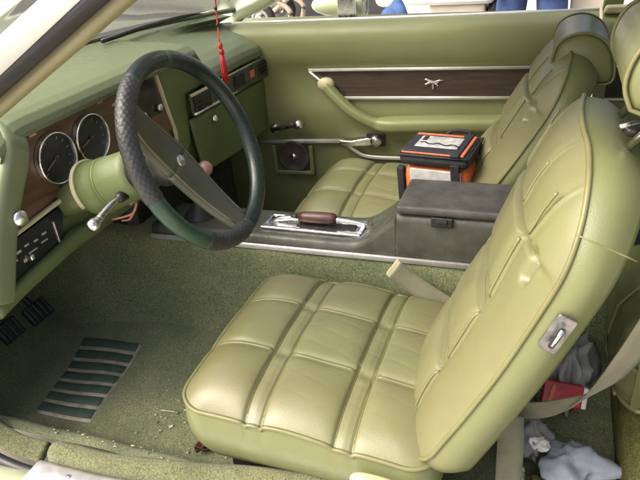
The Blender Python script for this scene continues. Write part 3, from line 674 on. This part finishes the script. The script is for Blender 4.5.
sl = thing('gear_lever', 'short gear lever with pinkish ball knob rising before the console', 'gear lever', (-.33, .0, .30))
tube('lever', smoothpath([(-.345, .0, .28), (-.33, 0, .36), (-.305, 0, .43)], 4), .006, 'worn_chrome', sl)
lathe('boot', (-.347, 0, .296), (.12, 0, 1), [(0, .045), (.01, .042), (.02, .030), (.03, .026), (.045, .014), (.05, .008)], 'rubber', sl, n=20)
lathe('knob', (-.308, 0, .425), (.25, 0, 1), [(0, .008), (.005, .015), (.014, .020), (.024, .021), (.034, .017), (.041, .008), (.042, 0)], 'knob_pink', sl, n=22)

# ------------------------------------------------------------------ front seats
YS = -.385
def seat_cushion(M, parent):
    def cell(x, edges):
        o = np.zeros_like(x)
        for a, b in edges:
            q = 1-((x-(a+b)/2)/((b-a)/2))**2; o = np.maximum(o, np.clip(q, 0, 1))
        return o
    def h(a, b, rho):
        u = (b+.245)/.49
        c = .278-.058*u+.012*(1-(a/.24)**2)
        p = cell(b, ((-.25, -.103), (-.067, .067), (.103, .25))); q = cell(a, ((-.245, -.079), (-.079, .079), (.079, .245)))
        c = c+.012*p**.45*q**.45
        inb = np.minimum(np.abs(b-.085), np.abs(b+.085))
        c = c-.0055*g(inb-.0165, .0022)+.0025*g(inb, .009)-.003*g(inb, .02)
        wl = np.minimum(np.abs(a-.079), np.abs(a+.079))
        c = c+(.0050*g(wl, .0026)-.0035*g(wl, .009))*sst(.020, .030, inb)
        c = c-.006*g(wl, .012)*g(inb, .016)                                    # tuck where welts meet the bands
        c = c+.0016*np.sin(47*a+13*b)*np.sin(31*b-19*a+1)*(1-rho**4)           # slack in the vinyl
        fr_ = sst(.0, -.245, b)
        c = c-.0006*g(np.sin(70*(a+.25*b))*np.cos(38*b-22*a), .22)*g(a, .16)*sst(-.2, .0, b)
        return c-.020*rho**8-.022*fr_*rho**5-.004*rho**2
    return pad('cushion', .238, .246, .055, 190, h, lambda a, b: .085, 14, .012, .030, M, 'seat_vinyl', parent, 'seat_side', 'cushion_side', pipe=.0042,
        cords=[('welt', [(q*.079, b0+(b1-b0)*i/15) for i in range(16)], .0030, .0002, 'seat_vinyl') for q in (-1, 1) for b0, b1 in ((-.228, -.108), (-.063, .063), (.108, .228))]
        + [('band_seam', [(-.222+.444*i/40, b0+d) for i in range(41)], .0015, .0012, 'piping') for b0 in (-.085, .085) for d in (-.0165, .0165)])
def seat_back(M, parent):
    H = .291
    def h(a, b, rho):
        s = b+H
        low = 1-sst(.428, .438, s); rk = 1-rho**10
        c = -.002+.032*(1-(a/.235)**2)+.006*sst(.30, .0, s)
        inb = np.minimum(np.abs(s-.150), np.abs(s-.295))
        def cl(x, lo, hi): return np.clip(1-((x-(lo+hi)/2)/((hi-lo)/2))**2, 0, 1)
        p = np.maximum(np.maximum(cl(s, -.05, .134), cl(s, .166, .279)), cl(s, .311, .455)); q = cl(a, -.128, .128)
        cen = sst(.134, .122, np.abs(a))
        c = c+low*rk*cen*(.013*p**.38*q**.38-.008*g(inb-.0165, .0026)+.004*g(inb, .008)-.014*g(inb, .020))
        wl = np.abs(np.abs(a)-.128)
        c = c+low*rk*(.008*g(wl, .0034)-.007*g(wl, .012))
        c = c+low*rk*.003*sst(.225, .19, np.abs(a))
        c = c-rk*.012*g(s-.440, .006)*sst(.190, .150, np.abs(a))               # crease under the shoulder roll
        c = c-rk*.013*g(np.abs(a)-.190, .008)*sst(.392, .408, s)*sst(.460, .444, s)*1.4   # open tuck at its ends
        upm = sst(.438, .452, s)*sst(.60, .55, s)
        fl = np.minimum(np.abs(np.abs(a)-(.072+.10*(s-.44))), np.abs(np.abs(a)-(.160+.12*(s-.44))))
        c = c+rk*upm*(.010-.004*g(fl, .012)+.005*g(fl, .0035))
        c = c+.0014*np.sin(43*a+17*s)*np.sin(29*s-23*a)*(1-rho**4)
        return c-.022*rho**7
    return pad('backrest', .236, H, (.07, .145), 200, h, -.088, 12, .010, .012, M, 'seat_vinyl', parent, 'seat_side', 'backrest_side', pipe=.004, back=True,
        cords=[('welt', [(q*.128, s0+(s1-s0)*i/15-H) for i in range(16)], .0030, -.0002, 'seat_vinyl') for q in (-1, 1) for s0, s1 in ((.03, .132), (.169, .277), (.313, .426))]
        + [('band_seam', [(-.118+.236*i/30, s0+d-H) for i in range(31)], .0026, .0016, 'seat_vinyl') for s0 in (.150, .295) for d in (-.0165, .0165)]
        + [('flute_seam', [(q*(k0+.11*(s_-.44)), s_-H) for s_ in np.linspace(.456, .53, 14)], .0022, -.0004, 'seat_vinyl') for q in (-1, 1) for k0 in (.072, .160)])
TA = math.radians(22.3); SB = np.array((.372, YS, .198)); SDv = np.array((math.sin(TA), 0, math.cos(TA))); SN = np.array((-math.cos(TA), 0, math.sin(TA)))
CX = .178
def Mc(a, b, c): return (b+CX, YS+a*(1+.05*b), c)
def Mb(a, b, c): s = b+.291; p = SB+SDv*s+SN*c; return (p[0]+.012*math.sin(PI*s/.6), p[1]+a*(1+.02*(s/.59)), p[2])
def build_seat(name, label, mirror, hs, hb_):
    st_ = thing(name, label, 'car seat', (CX, YS, .0), 'front bucket seats')
    seat_cushion(Mc, st_); seat_back(Mb, st_)
    # headrest: a D-shaped roll on two posts
    hc = SB+SDv*hs+SN*hb_
    D = [(-.058, -.040), (-.068, -.012), (-.064, .018), (-.050, .042), (-.020, .056), (.015, .055), (.045, .038), (.064, .008), (.072, -.030), (.066, -.056), (.03, -.060), (-.03, -.050)]
    Dp = smoothpath([(x, 0, z) for x, z in D+D[:1]], 3)[:-1]; ns = 22; v = []
    for i in range(ns):
        t = i/(ns-1)*2-1; e = (1-abs(t)**9)**.45*.16+.84; yy = t*.135
        if abs(t) > .999: e = .80
        for p in Dp: v.append((hc[0]+p[0]*e*1.0, YS+yy*(1-.0*e), hc[2]+p[2]*e))
    nD = len(Dp)
    hr = new('headrest', v, grid_faces(ns, nD, cv=True)+[tuple(range(nD)), tuple(range((ns-1)*nD, ns*nD))], 'seat_side', st_)
    for sg in (-1, 1):
        sweep('piping', [(hc[0]+p[0]*.985, YS+sg*.128, hc[2]+p[2]*.985) for p in Dp], circ(.003, 6), 'piping', hr, up=(0, 1, 0), closed=True)
        tube('headrest_post', [tuple(hc+np.array((0, sg*.07, -.05))), tuple(hc-SDv*.12+np.array((0, sg*.07, 0)))], .006, 'chrome', st_)
    o = mirror
    # latch plate on the outer side of the backrest
    pc = SB+SDv*.388+SN*(-.064)+np.array((0, o*.252, 0)); ey = SDv; exv = np.array((-SN[0], 0, -SN[2]))
    pl = prism('latch_plate', rrect(.013, .030, .004), pc+np.array((0, -.003, 0)), exv, ey, -.006*1, 'grey_metal', st_, bevel=.001)
    prism('latch_slot', rrect(.004, .018, .003), pc+np.array((0, o*.0095, 0)), exv, ey, .0015, 'black_plastic', pl, bevel=0)
    tube('latch_lever', [pc+ey*.015+np.array((0, o*.010, 0)), pc-ey*.012+np.array((0, o*.012, 0))], .003, 'chrome', pl, n=8)
    # cream hinge cover at the foot of the backrest
    hp_ = smoothpath([(CX+x_, YS+o*.268, z_) for x_, z_ in ((.112, .178), (.124, .184), (.17, .184), (.22, .175), (.27, .17))], 5)
    sweep('hinge_cover', hp_, rrect(.009, .013, .007), 'cream_plastic', st_, scale=lambda t: (.8+.4*math.sin(PI*t), .55+.6*math.sin(PI*min(1, t*1.3+.1))))
    # seam across the wrapped shoulder of the backrest
    P = [np.array(Mb(-.246 if o < 0 else .246, .232, c)) for c in (-.012, -.04, -.07, -.085)]
    sweep('shoulder_seam', P, circ(.0011, 6), 'piping', st_)
    # runners under the cushion
    for sg in (-1, 1): box('seat_runner', (CX+.02, YS+sg*.17, .045), (.40, .035, .085), 'black_plastic', st_, .004)
    return st_
build_seat('driver_seat', 'light green vinyl bucket seat behind the steering wheel, tufted in squares', -1, .706, -.056)
# the passenger seat is the same pattern, set forward, lower and reclined further
YS = .36; CX = .115; TA = math.radians(30.5); SB = np.array((.285, YS, .198)); SDv = np.array((math.sin(TA), 0, math.cos(TA))); SN = np.array((-math.cos(TA), 0, math.sin(TA)))
build_seat('passenger_seat', 'light green vinyl bucket seat with an orange bag on it, beside the far door', 1, .578, -.036)
YS = -.385; CX = .178; TA = math.radians(22.3); SB = np.array((.372, YS, .198)); SDv = np.array((math.sin(TA), 0, math.cos(TA))); SN = np.array((-math.cos(TA), 0, math.sin(TA)))

# dark bracket on the shoulder of the driver's seat
bk = thing('belt_guide', 'black and grey belt guide loop on the shoulder of the driver seat', 'belt guide', (.665, -.40, .66))
bpv = np.array((.652, -.43, .722))
prism('loop', [(-.018, -.009), (-.010, -.016), (.024, -.014), (.030, .008), (.010, .015), (-.014, .009)], bpv+np.array((0, 0, .012)), (.8, .5, 0), (-.5, .8, .2), .012, 'black_plastic', bk, bevel=.004)
tube('tongue', [bpv+np.array((-.018, -.012, .022)), bpv+np.array((.0, .0, .024)), bpv+np.array((.025, .02, .018))], .004, 'worn_chrome', bk)

# ------------------------------------------------------------------ rear seat and the things behind the driver's seat
rs = thing('rear_bench', 'green rear bench with carpeted base seen behind the driver seat', 'rear bench', (.95, 0, 0))
def rb_fn(u, v):
    y = -.64+1.20*v; P = [(.745, -.03), (.738, .04), (.740, .09), (.755, .118), (.80, .128), (1.0, .13), (1.2, .13)]
    q = u*(len(P)-1); i = min(int(q), len(P)-2); t = q-i; return (P[i][0]*(1-t)+P[i+1][0]*t+wob(0, y, .7), y, P[i][1]*(1-t)+P[i+1][1]*t)
surf('seat_base', rb_fn, 40, 60, 'olive_carpet', rs)
def rc_fn(u, v):
    y = -.315+.87*v; P = [(.740, .128), (.720, .135), (.708, .165), (.708, .22), (.718, .285), (.745, .325), (.80, .345), (1.0, .33), (1.15, .30)]
    q = u*(len(P)-1); i = min(int(q), len(P)-2); t = q-i
    e = float(np.clip(.06-v*.87, 0, .06))/.06; e = e*e*.06
    x = P[i][0]*(1-t)+P[i+1][0]*t; z = P[i][1]*(1-t)+P[i+1][1]*t
    return (x+e*.8*(1 if x < .8 else 0)+.004*math.sin(PI*v*5)**2, y, z-(e if z > .24 else 0))
surf('cushion', rc_fn, 49, 70, 'seat_side', rs)
surf('cushion_side', lambda u, v: (.745+.4*u, -.314-.006*math.sin(PI*v), .132+(.20-.02*u)*v*(1-.2*(1-u)**6)), 12, 10, 'seat_side', rs)
tube('cushion_piping', smoothpath([(1.1, -.318, .137), (.80, -.320, .137), (.752, -.312, .135), (.728, -.27, .134), (.722, -.2, .134), (.722, .5, .134)], 6), .0055, 'piping', rs, n=7)
for y in (-.18, .0, .2): tube('cushion_welt', [(.718, y, .137), (.705, y, .17), (.704, y, .22), (.714, y, .285), (.742, y, .328), (.80, y, .348)], .003, 'piping', rs, n=6)
surf('backrest', lambda u, v: (1.12+.22*u-.03*math.sin(PI*u), -.60+1.16*v, .30+.48*u), 12, 30, 'seat_side', rs)

def ribbon(name, pts, w, m, side, parent=None, th=.0025):
    P = smoothpath(pts, 10); F = smoothpath(side, 10); v = []
    for p, s in zip(P, F):
        s = np.array(s)/np.linalg.norm(s)
        for k in range(5): v.append(p+s*w*(k/4-.5)+np.array((0, 0, .0006*math.sin(k*2))))
    return new(name, v, grid_faces(len(P), 5), m, parent, solid=th)
belt = thing('seat_belt', 'tan webbing seat belt looping down behind the driver seat to the floor', 'seat belt', (.62, -.5, .1))
ribbon('webbing', [(.760, -.60, .72), (.715, -.565, .56), (.690, -.53, .44), (.668, -.49, .335), (.640, -.46, .268), (.600, -.445, .225), (.560, -.44, .205), (.528, -.43, .195), (.50, -.42, .185)], .048, 'belt_web',
       [(.9, .1, .35), (.9, .05, .35), (.85, .1, .4), (.75, .1, .5), (.5, .0, .8), (.2, -.1, 1), (0, -.2, 1), (0, -.2, 1), (0, -.2, 1)], belt)
ribbon('lower_webbing', [(.530, -.47, .215), (.535, -.49, .17), (.537, -.505, .11), (.54, -.53, .05)], .046, 'belt_web', [(1, .1, 0), (1, .1, 0), (1, .1, .05), (1, .1, .05)], belt)
# buckle strap poking up between the cushion and the console
bst = thing('buckle_strap', 'short green belt strap with metal end between driver seat and console', 'seat belt', (.33, -.135, .2))
ribbon('webbing', [(.385, -.150, .195), (.33, -.150, .228), (.28, -.150, .262), (.247, -.152, .290)], .044, 'belt_web', [(.45, .3, .8), (.5, .3, .8), (.55, .3, .8), (.55, .3, .8)], bst, .006)
prism('buckle_end', rrect(.008, .023, .004), (.245, -.153, .293), (-.67, 0, .72), (.55, .3, .78), .006, 'cream_trim', bst, bevel=.002)

def crumple(name, c, s, m, seed, amp=.35, n=26, flat=.0):
    R_ = np.random.default_rng(seed); ks = R_.normal(size=(7, 3))*2.2; ph = R_.uniform(0, 6, 7); v = []
    for i in range(n+1):
        for j in range(n*2):
            t = PI*i/n; q = PI*j/n; d = np.array((math.sin(t)*math.cos(q), math.sin(t)*math.sin(q), math.cos(t)))
            k = 1+amp*sum((1-abs(math.sin(float(ks[w] @ d)+ph[w])))**1.5-.3 for w in range(7))/1.6
            v.append(np.array(c)+d*np.array(s)*k)
    return new(name, v, grid_faces(n+1, n*2, cv=True), m, None)
tag(crumple('crumpled_cloth', (.640, -.150, .085), (.055, .085, .085), 'grey_cloth', 3), 'crumpled light grey cloth upright behind the driver seat above the red packet', 'cloth')
tag(crumple('crumpled_cloth', (.655, -.400, .035), (.060, .060, .035), 'bluegrey_cloth', 5), 'crumpled pale blue cloth on the floor under the seat belt loop', 'cloth')
tag(crumple('crumpled_cloth', (.565, -.345, .05), (.040, .055, .035), 'grey_cloth', 8), 'small dark grey rag beside the pale blue cloth', 'cloth')
tag(crumple('crumpled_paper', (.588, -.375, .060), (.022, .018, .014), 'white_plain', 11), 'small white scrap of paper on the grey rag', 'paper')
tag(crumple('crumpled_paper', (.552, -.455, .055), (.014, .02, .018), 'label_white', 13), 'pale scrap tucked beside the hanging belt end', 'paper')
tag(crumple('crumpled_cloth', (.615, -.46, .01), (.06, .045, .03), 'olive_carpet', 15), 'olive rag lowest on the floor behind the driver seat', 'cloth')
Rk = Matrix.Rotation(math.radians(8), 4, 'Y').to_3x3() @ Matrix.Rotation(math.radians(6), 4, 'Z').to_3x3() @ Matrix.Rotation(math.radians(-30), 4, 'X').to_3x3()
rp = thing('red_packet', 'shiny red packet lying behind the driver seat', 'packet', (.625, -.235, .05))
pk = box('packet_body', (.628, -.245, .085), (.082, .026, .050), 'red_packet', rp, .004, R=Rk)
pc_ = np.array((.628, -.245, .085)); box('packet_end', pc_+np.array(Rk @ Vector((.044, 0, 0))), (.012, .024, .046), 'white_plain', rp, .003, R=Rk)
prism('packet_crease', [(-.03, -.018), (-.022, -.02), (-.016, .018), (-.024, .02)], pc_+np.array(Rk @ Vector((0, -.0145, 0))), Rk @ Vector((1, 0, 0)), Rk @ Vector((0, 0, 1)), .001, 'salmon_cloth', pk, bevel=0)
lf = thing('dry_leaf', 'curled reddish brown leaf on the carpet by the seat corner', 'leaf', (-.09, -.50, .02))
def leaf_fn(cx, cy, ang, L, w):
    def fn(u, v):
        t = u*2-1; wd = w*math.sin(PI*min(1, max(.02, u)))**.7; x = L*t; y = wd*(v*2-1); z = .012*abs(v*2-1)**1.5+.006*t*t
        return (cx+x*math.cos(ang)-y*math.sin(ang), cy+x*math.sin(ang)+y*math.cos(ang), floor_z(cx, cy)+.006+z)
    return fn
surf('leaf_blade', leaf_fn(-.095, -.515, .5, .030, .015), 9, 7, 'leaf_brown', lf, solid=.001)
surf('leaf_blade', leaf_fn(-.112, -.525, 1.6, .018, .011), 9, 7, 'leaf_brown', lf, solid=.001)
tag(crumple('crumpled_cloth', (.80, -.02, .41), (.075, .12, .05), 'dark_cloth', 21), 'dark blue bundled garment on the rear seat', 'cloth')

# ------------------------------------------------------------------ orange lunch cooler on the passenger seat
bag = thing('cooler_bag', 'orange and black soft lunch cooler on the passenger seat', 'bag', (.30, .24, .27))
BA = math.radians(-7); BO = np.array((.298, .235, .262)); bx = np.array((math.cos(BA), math.sin(BA), 0)); by = np.array((-math.sin(BA), math.cos(BA), 0)); bz = np.array((-.06, .0, 1)); bz /= np.linalg.norm(bz)
def bp(x, y, z): return BO+bx*x+by*y+bz*z
Rb = Matrix(((bx[0], by[0], bz[0]), (bx[1], by[1], bz[1]), (bx[2], by[2], bz[2])))
hx, hy, H_ = .088, .078, .185
bb = box('bag_body', bp(0, 0, .075), (2*hx, 2*hy, .15), 'orange_cloth', bag, .028, R=Rb)
box('silver_panel', bp(.004, -hy-.002, .118), (2*hx-.040, .006, .064), 'silver_cloth', bb, .003, R=Rb)
box('bag_lid', bp(0, 0, .172), (2*hx+.010, 2*hy+.010, .034), 'black_cloth', bag, .016, R=Rb)
box('lid_panel', bp(-.004, .0, .1905), (2*hx-.010, 2*hy-.006, .006), 'salmon_cloth', bag, .003, R=Rb)
box('lid_pocket', bp(-.008, -.012, .1945), (2*hx-.024, 2*hy-.034, .006), 'black_cloth', bag, .003, R=Rb)
box('lid_label', bp(-.002, -.006, .1985), (.115, .078, .004), 'label_white', bag, .002, R=Rb)
box('label_mark', bp(-.045, .012, .2010), (.012, .028, .002), 'black_cloth', bag, .0, R=Rb)
sweep('label_script', [bp(-.05+.012*k, -.022+.007*math.sin(k*1.9)-.001*k, .2012) for k in range(10)], rrect(.0025, .0012, .001), 'black_cloth', bag)
tube('lid_piping', [bp(sx*(hx+.004), sy*(hy+.004), .186) for sx, sy in ((-1, -1), (1, -1), (1, 1), (-1, 1), (-1, -1))], .0035, 'black_cloth', bag, n=6)
box('corner_strap', bp(hx-.030, -hy-.004, .085), (.024, .008, .17), 'black_cloth', bag, .003, R=Rb)
box('lid_strap', bp(hx-.030, -.0, .194), (.024, 2*hy+.016, .008), 'black_cloth', bag, .003, R=Rb)
box('side_pocket', bp(-hx-.008, -.012, .055), (.018, 2*hy-.05, .10), 'salmon_cloth', bag, .008, R=Rb)
box('side_band', bp(-hx-.006, -hy+.014, .070), (.020, .024, .15), 'black_cloth', bag, .004, R=Rb)
box('pocket_mesh', bp(-hx-.016, -.018, .018), (.012, .09, .045), 'white_plain', bag, .004, R=Rb)
tube('carry_handle', smoothpath([bp(.060, .07, .190), bp(.058, .078, .200), bp(.04, .080, .204), bp(.01, .080, .202), bp(-.01, .078, .190)], 6), .005, 'black_cloth', bag, n=7)

# ------------------------------------------------------------------ red tassel hanging from the mirror (above the frame)
ts = thing('red_tassel', 'red tassel hanging on a cord in front of the dashboard', 'tassel', (-.255, .1, .65))
tube('cord', [(-.12, .1, 1.06), (-.249, .1, .86), (-.2565, .1, .762), (-.2545, .1, .742)], .0021, 'red_thread', ts, n=6)
lathe('bead', (-.2555, .1, .752), (0, 0, -1), [(0, .002), (.003, .005), (.009, .006), (.015, .004), (.017, .001)], 'red_thread', ts, n=12)
lathe('knot', (-.2545, .1, .737), (0, 0, -1), [(0, .002), (.003, .006), (.010, .007), (.014, .005)], 'red_thread', ts, n=12)
for k in range(26):
    a = 2.4*k; r_ = .0075*math.sqrt(k/26); tube('strand', [(-.2545+r_*.5*math.cos(a), .1+r_*.5*math.sin(a), .727), (-.2545+r_*math.cos(a), .1+r_*math.sin(a), .69), (-.2545+r_*1.15*math.cos(a), .1+r_*1.15*math.sin(a), .652+.004*math.sin(k*3))], .0013, 'red_thread', ts, n=4)
for z in (.84, .80): lathe('cord_bead', (-.251-(.86-z)*.06, .1, z), (0, 0, -1), [(0, .001), (.003, .004), (.008, .004), (.011, .001)], 'black_plastic', ts, n=10)

# ------------------------------------------------------------------ what stands outside beyond the passenger door
# dark upright board
bd = thing('sign_board', 'dark slate grey board standing beyond the door mirror', 'board', (-.63, 2.9, GZ))
prism('board', [(-1.42, GZ), (-.50, GZ), (-.42, .5), (-.46, 1.0), (-1.45, 1.0)], (0, 2.95, 0), (1, 0, 0), (0, 0, 1), .03, 'dark_slate', bd, bevel=.01)
for x in (-1.35, -.55): box('board_foot', (x, 3.0, GZ+.03), (.06, .4, .06), 'dark_slate', bd, .005)
# cart with spoked wheel and tan frame
ct = thing('hand_cart', 'tan framed hand cart with small grey wheels beside the dark board', 'cart', (-1.1, 2.5, GZ))
for dyy in (0, .35):
    wl_ = lathe('cart_wheel', (-1.215, 2.40+dyy, .455-.03), (0, -1, 0), [(-.02, .055), (-.02, .085), (-.012, .095), (.012, .095), (.02, .085), (.02, .055)], 'rubber', ct, n=28, cap=False)
    lathe('wheel_rim', (-1.215, 2.40+dyy, .425), (0, -1, 0), [(.012, .062), (.022, .060), (.022, .045), (.014, .04)], 'grey_cloth', wl_, n=28, cap=False)
    lathe('wheel_hub', (-1.215, 2.40+dyy, .425), (0, -1, 0), [(.0, .02), (.024, .018), (.026, 0)], 'chrome', wl_, n=16)
for dyy in (.06, .30):
    tube('frame_rail', smoothpath([(-1.34, 2.4+dyy, .36), (-1.15, 2.4+dyy, .50), (-1.0, 2.4+dyy, .60), (-.88, 2.4+dyy, .75)], 4), .018, 'tan_metal', ct)
    tube('frame_leg', smoothpath([(-1.12, 2.4+dyy, .52), (-1.04, 2.4+dyy, .46), (-1.05, 2.4+dyy, .38), (-1.12, 2.4+dyy, .1), (-1.12, 2.4+dyy, GZ)], 4), .016, 'tan_metal', ct)
    tube('frame_leg', [(-1.34, 2.4+dyy, .36), (-1.34, 2.4+dyy, GZ)], .016, 'tan_metal', ct)
tube('axle', [(-1.215, 2.38, .425), (-1.215, 2.78, .425)], .010, 'worn_chrome', ct)
for k, x in enumerate((-1.27, -1.05, -.95)): tube('cross_bar', [(x, 2.46, .41+.19*k), (x, 2.70, .41+.19*k)], .012, 'tan_metal', ct)
# cream box with an overhanging white lid, and a covered thing under blue cloth in front
cb = thing('storage_chest', 'cream chest with rounded overhanging white lid beyond the window sill', 'chest', (-.05, 2.75, GZ))
box('chest_body', (-.02, 2.85, .06), (.34, .40, .76), 'cream_box', cb, .02)
box('chest_lid', (-.16, 2.85, .52), (.74, .50, .17), 'white_plain', cb, .05)
lathe('chest_lock', (-.05, 2.648, .36), (0, -1, 0), [(0, .014), (.01, .013), (.012, 0)], 'black_plastic', cb, n=14)
sh_ = thing('white_cover', 'white sheet draped over a low heap beyond the car door', 'sheet', (-.3, 2.6, GZ))
def heap(u, v):
    x = -.44+.62*u; y = 2.32+.42*v; e = math.sin(PI*u)**.5*math.sin(PI*v)**.5
    return (x, y, GZ+e*(.66+.02*math.sin(23*u+9*v)+.018*math.sin(31*v-14*u)))
surf('sheet', heap, 40, 30, 'white_plain', sh_)
def heap2(u, v):
    x = -.46+.34*u; y = 2.10+.20*v; e = (math.sin(PI*min(1, u*1.0))**.35)*math.sin(PI*v)**.5*(1-.08*u)
    return (x, y, GZ+e*(.90+.02*math.sin(17*u+9*v)))
tag(surf('blue_cover', heap2, 30, 20, 'blue_cloth', None), 'blue cloth heaped in front of the white sheet beyond the door', 'cloth')
# dark bag of odds and ends between chest and person
tag(crumple('dark_bag', (.19, 2.75, .10), (.075, .15, .42), 'dark_slate', 31, .3), 'dark patterned bag standing between the chest and the person', 'bag')
# person standing beyond the car in jeans
def person():
    bmv = {'pel': (.415, 2.50, .68), 'spn': (.415, 2.49, .86), 'chs': (.415, 2.50, 1.06), 'nck': (.415, 2.50, 1.22), 'hdb': (.415, 2.49, 1.29),
           'hl': (.32, 2.50, .62), 'kl': (.285, 2.48, .17), 'al': (.275, 2.54, -.24), 'hr': (.51, 2.50, .62), 'kr': (.545, 2.47, .17), 'ar': (.56, 2.55, -.24),
           'sl': (.245, 2.50, 1.14), 'el': (.19, 2.52, .86), 'wl': (.22, 2.42, .64), 'sr': (.585, 2.50, 1.14), 'er': (.64, 2.52, .86), 'wr': (.61, 2.42, .64)}
    def skin(name, chains, rad, m, parent, sub=2):
        names_ = []; ed = []
        for ch in chains:
            for a, b in zip(ch[:-1], ch[1:]):
                for q in (a, b):
                    if q not in names_: names_.append(q)
                ed.append((names_.index(a), names_.index(b)))
        me = bpy.data.meshes.new(name); me.from_pydata([bmv[q] for q in names_], ed, []); o = bpy.data.objects.new(name, me); COL.objects.link(o)
        o.parent = parent; o.matrix_parent_inverse = parent_inv(parent)
        me.materials.append(MATS[m]); sm = o.modifiers.new('sk', 'SKIN'); sm.use_smooth_shade = True
        for i, q in enumerate(names_): me.skin_vertices[0].data[i].radius = rad[q]
        me.skin_vertices[0].data[0].use_root = True
        md = o.modifiers.new('s', 'SUBSURF'); md.levels = sub; md.render_levels = sub; return o
    t = thing('person', 'person in blue jeans standing beyond the passenger door', 'person', (.42, 2.5, GZ))
    R_ = {'pel': (.15, .11), 'spn': (.14, .10), 'chs': (.16, .11), 'nck': (.06, .06), 'hdb': (.05, .05), 'hl': (.095, .10), 'kl': (.075, .08), 'al': (.065, .075), 'hr': (.095, .10), 'kr': (.075, .08), 'ar': (.065, .075), 'sl': (.06, .06), 'el': (.045, .045), 'wl': (.032, .028), 'sr': (.06, .06), 'er': (.045, .045), 'wr': (.032, .028)}
    skin('jeans', [('pel', 'hl', 'kl', 'al'), ('pel', 'hr', 'kr', 'ar')], R_, 'jeans', t)
    skin('shirt', [('spn', 'chs', 'nck'), ('chs', 'sl', 'el'), ('chs', 'sr', 'er'), ('spn', 'pel')], {**R_, 'pel': (.155, .115)}, 'shirt', t)
    skin('body', [('nck', 'hdb'), ('nck', 'chs')], {**R_, 'chs': (.08, .06)}, 'skin', t)
    for s_, e_, w_ in (('sl', 'el', 'wl'), ('sr', 'er', 'wr')):
        skin('forearm', [(e_, w_)], {**R_, e_: (.038, .038)}, 'skin', t)
        w0 = np.array(bmv[w_]); palm = w0+np.array((0, -.02, -.045))
        lathe('palm', w0, (0, -.3, -1), [(-.01, .024), (.02, .036), (.06, .040), (.085, .036), (.09, 0)], 'skin', t, n=14, sq=.5)
        for q in range(4):
            b0 = w0+np.array(((q-1.5)*.018, -.025, -.085)); tube('finger', smoothpath([b0, b0+np.array((0, -.018, -.03)), b0+np.array((0, -.012, -.058+.006*abs(q-1.5)))], 3), .0085, 'skin', t, n=8)
        b0 = w0+np.array((.034 if s_ == 'sl' else -.034, -.02, -.035)); tube('thumb', smoothpath([b0, b0+np.array((.012 if s_ == 'sl' else -.012, -.02, -.02)), b0+np.array((.008 if s_ == 'sl' else -.008, -.03, -.045))], 3), .010, 'skin', t, n=8)
    hc_ = (.415, 2.475, 1.40)
    def head(u, v):
        th = PI*u; ph = 2*PI*v; d = np.array((math.sin(th)*math.cos(ph), math.sin(th)*math.sin(ph), math.cos(th)))
        s_ = np.array((.074, .092, .115)); p = d*s_
        if d[2] < 0: p[0] *= 1-.25*d[2]**2; p[1] = p[1]*(1-.12*d[2]**2)-.01*abs(d[2])
        if d[1] < 0: p[1] -= .020*math.exp(-((p[0])/.012)**2-((p[2]+.01)/.022)**2); p[1] += .006*math.exp(-((abs(p[0])-.03)/.014)**2-((p[2]-.012)/.012)**2)
        return tuple(np.array(hc_)+p)
    surf('head', head, 40, 48, 'skin', t)
    surf('hair', lambda u, v: tuple(np.array(hc_)+np.array((.08*math.sin(PI*.62*u)*math.cos(2*PI*v), .02+.09*math.sin(PI*.62*u)*math.sin(2*PI*v), .01+.118*math.cos(PI*.62*u)))), 16, 30, 'hair', t)
    for sx in (-1, 1):
        lathe('ear', (hc_[0]+sx*.074, hc_[1]+.005, hc_[2]-.005), (sx, 0, 0), [(-.005, .026), (.008, .024), (.012, .012), (.012, 0)], 'skin', t, n=12)
        lathe('eye', (hc_[0]+sx*.030, hc_[1]-.080, hc_[2]+.012), (0, -1, 0), [(-.004, .011), (.002, .009), (.004, .004), (.0045, 0)], 'white_plain', t, n=12)
    tube('mouth', [(hc_[0]-.022, hc_[1]-.083, hc_[2]-.052), (hc_[0], hc_[1]-.09, hc_[2]-.050), (hc_[0]+.022, hc_[1]-.083, hc_[2]-.052)], .004, 'salmon_cloth', t, n=6)
    for q in ('al', 'ar'):
        a = np.array(bmv[q]); box('shoe', (a[0], a[1]-.06, GZ+.04), (.10, .28, .08), 'black_plastic', t, .03)
person()
# low pale wall and post far to the front
wl2 = thing('garden_wall', 'low beige wall with a white post across the drive', 'wall', (-6, 8, GZ))
box('wall_face', (-7.5, 9.2, GZ+.75), (9, .2, 1.5), 'wall_beige', wl2, .02)
box('white_post', (-4.55, 7.1, GZ+.75), (.16, .16, 1.5), 'white_plain', wl2, .01)
tb = thing('cream_post', 'cream upright post beyond the rear side window', 'post', (.72, 2.6, GZ))
box('post_shaft', (.72, 2.6, .35), (.20, .10, 1.3), 'cream_box', tb, .01)
box('post_foot', (.72, 2.6, GZ+.03), (.28, .18, .06), 'cream_box', tb, .01)
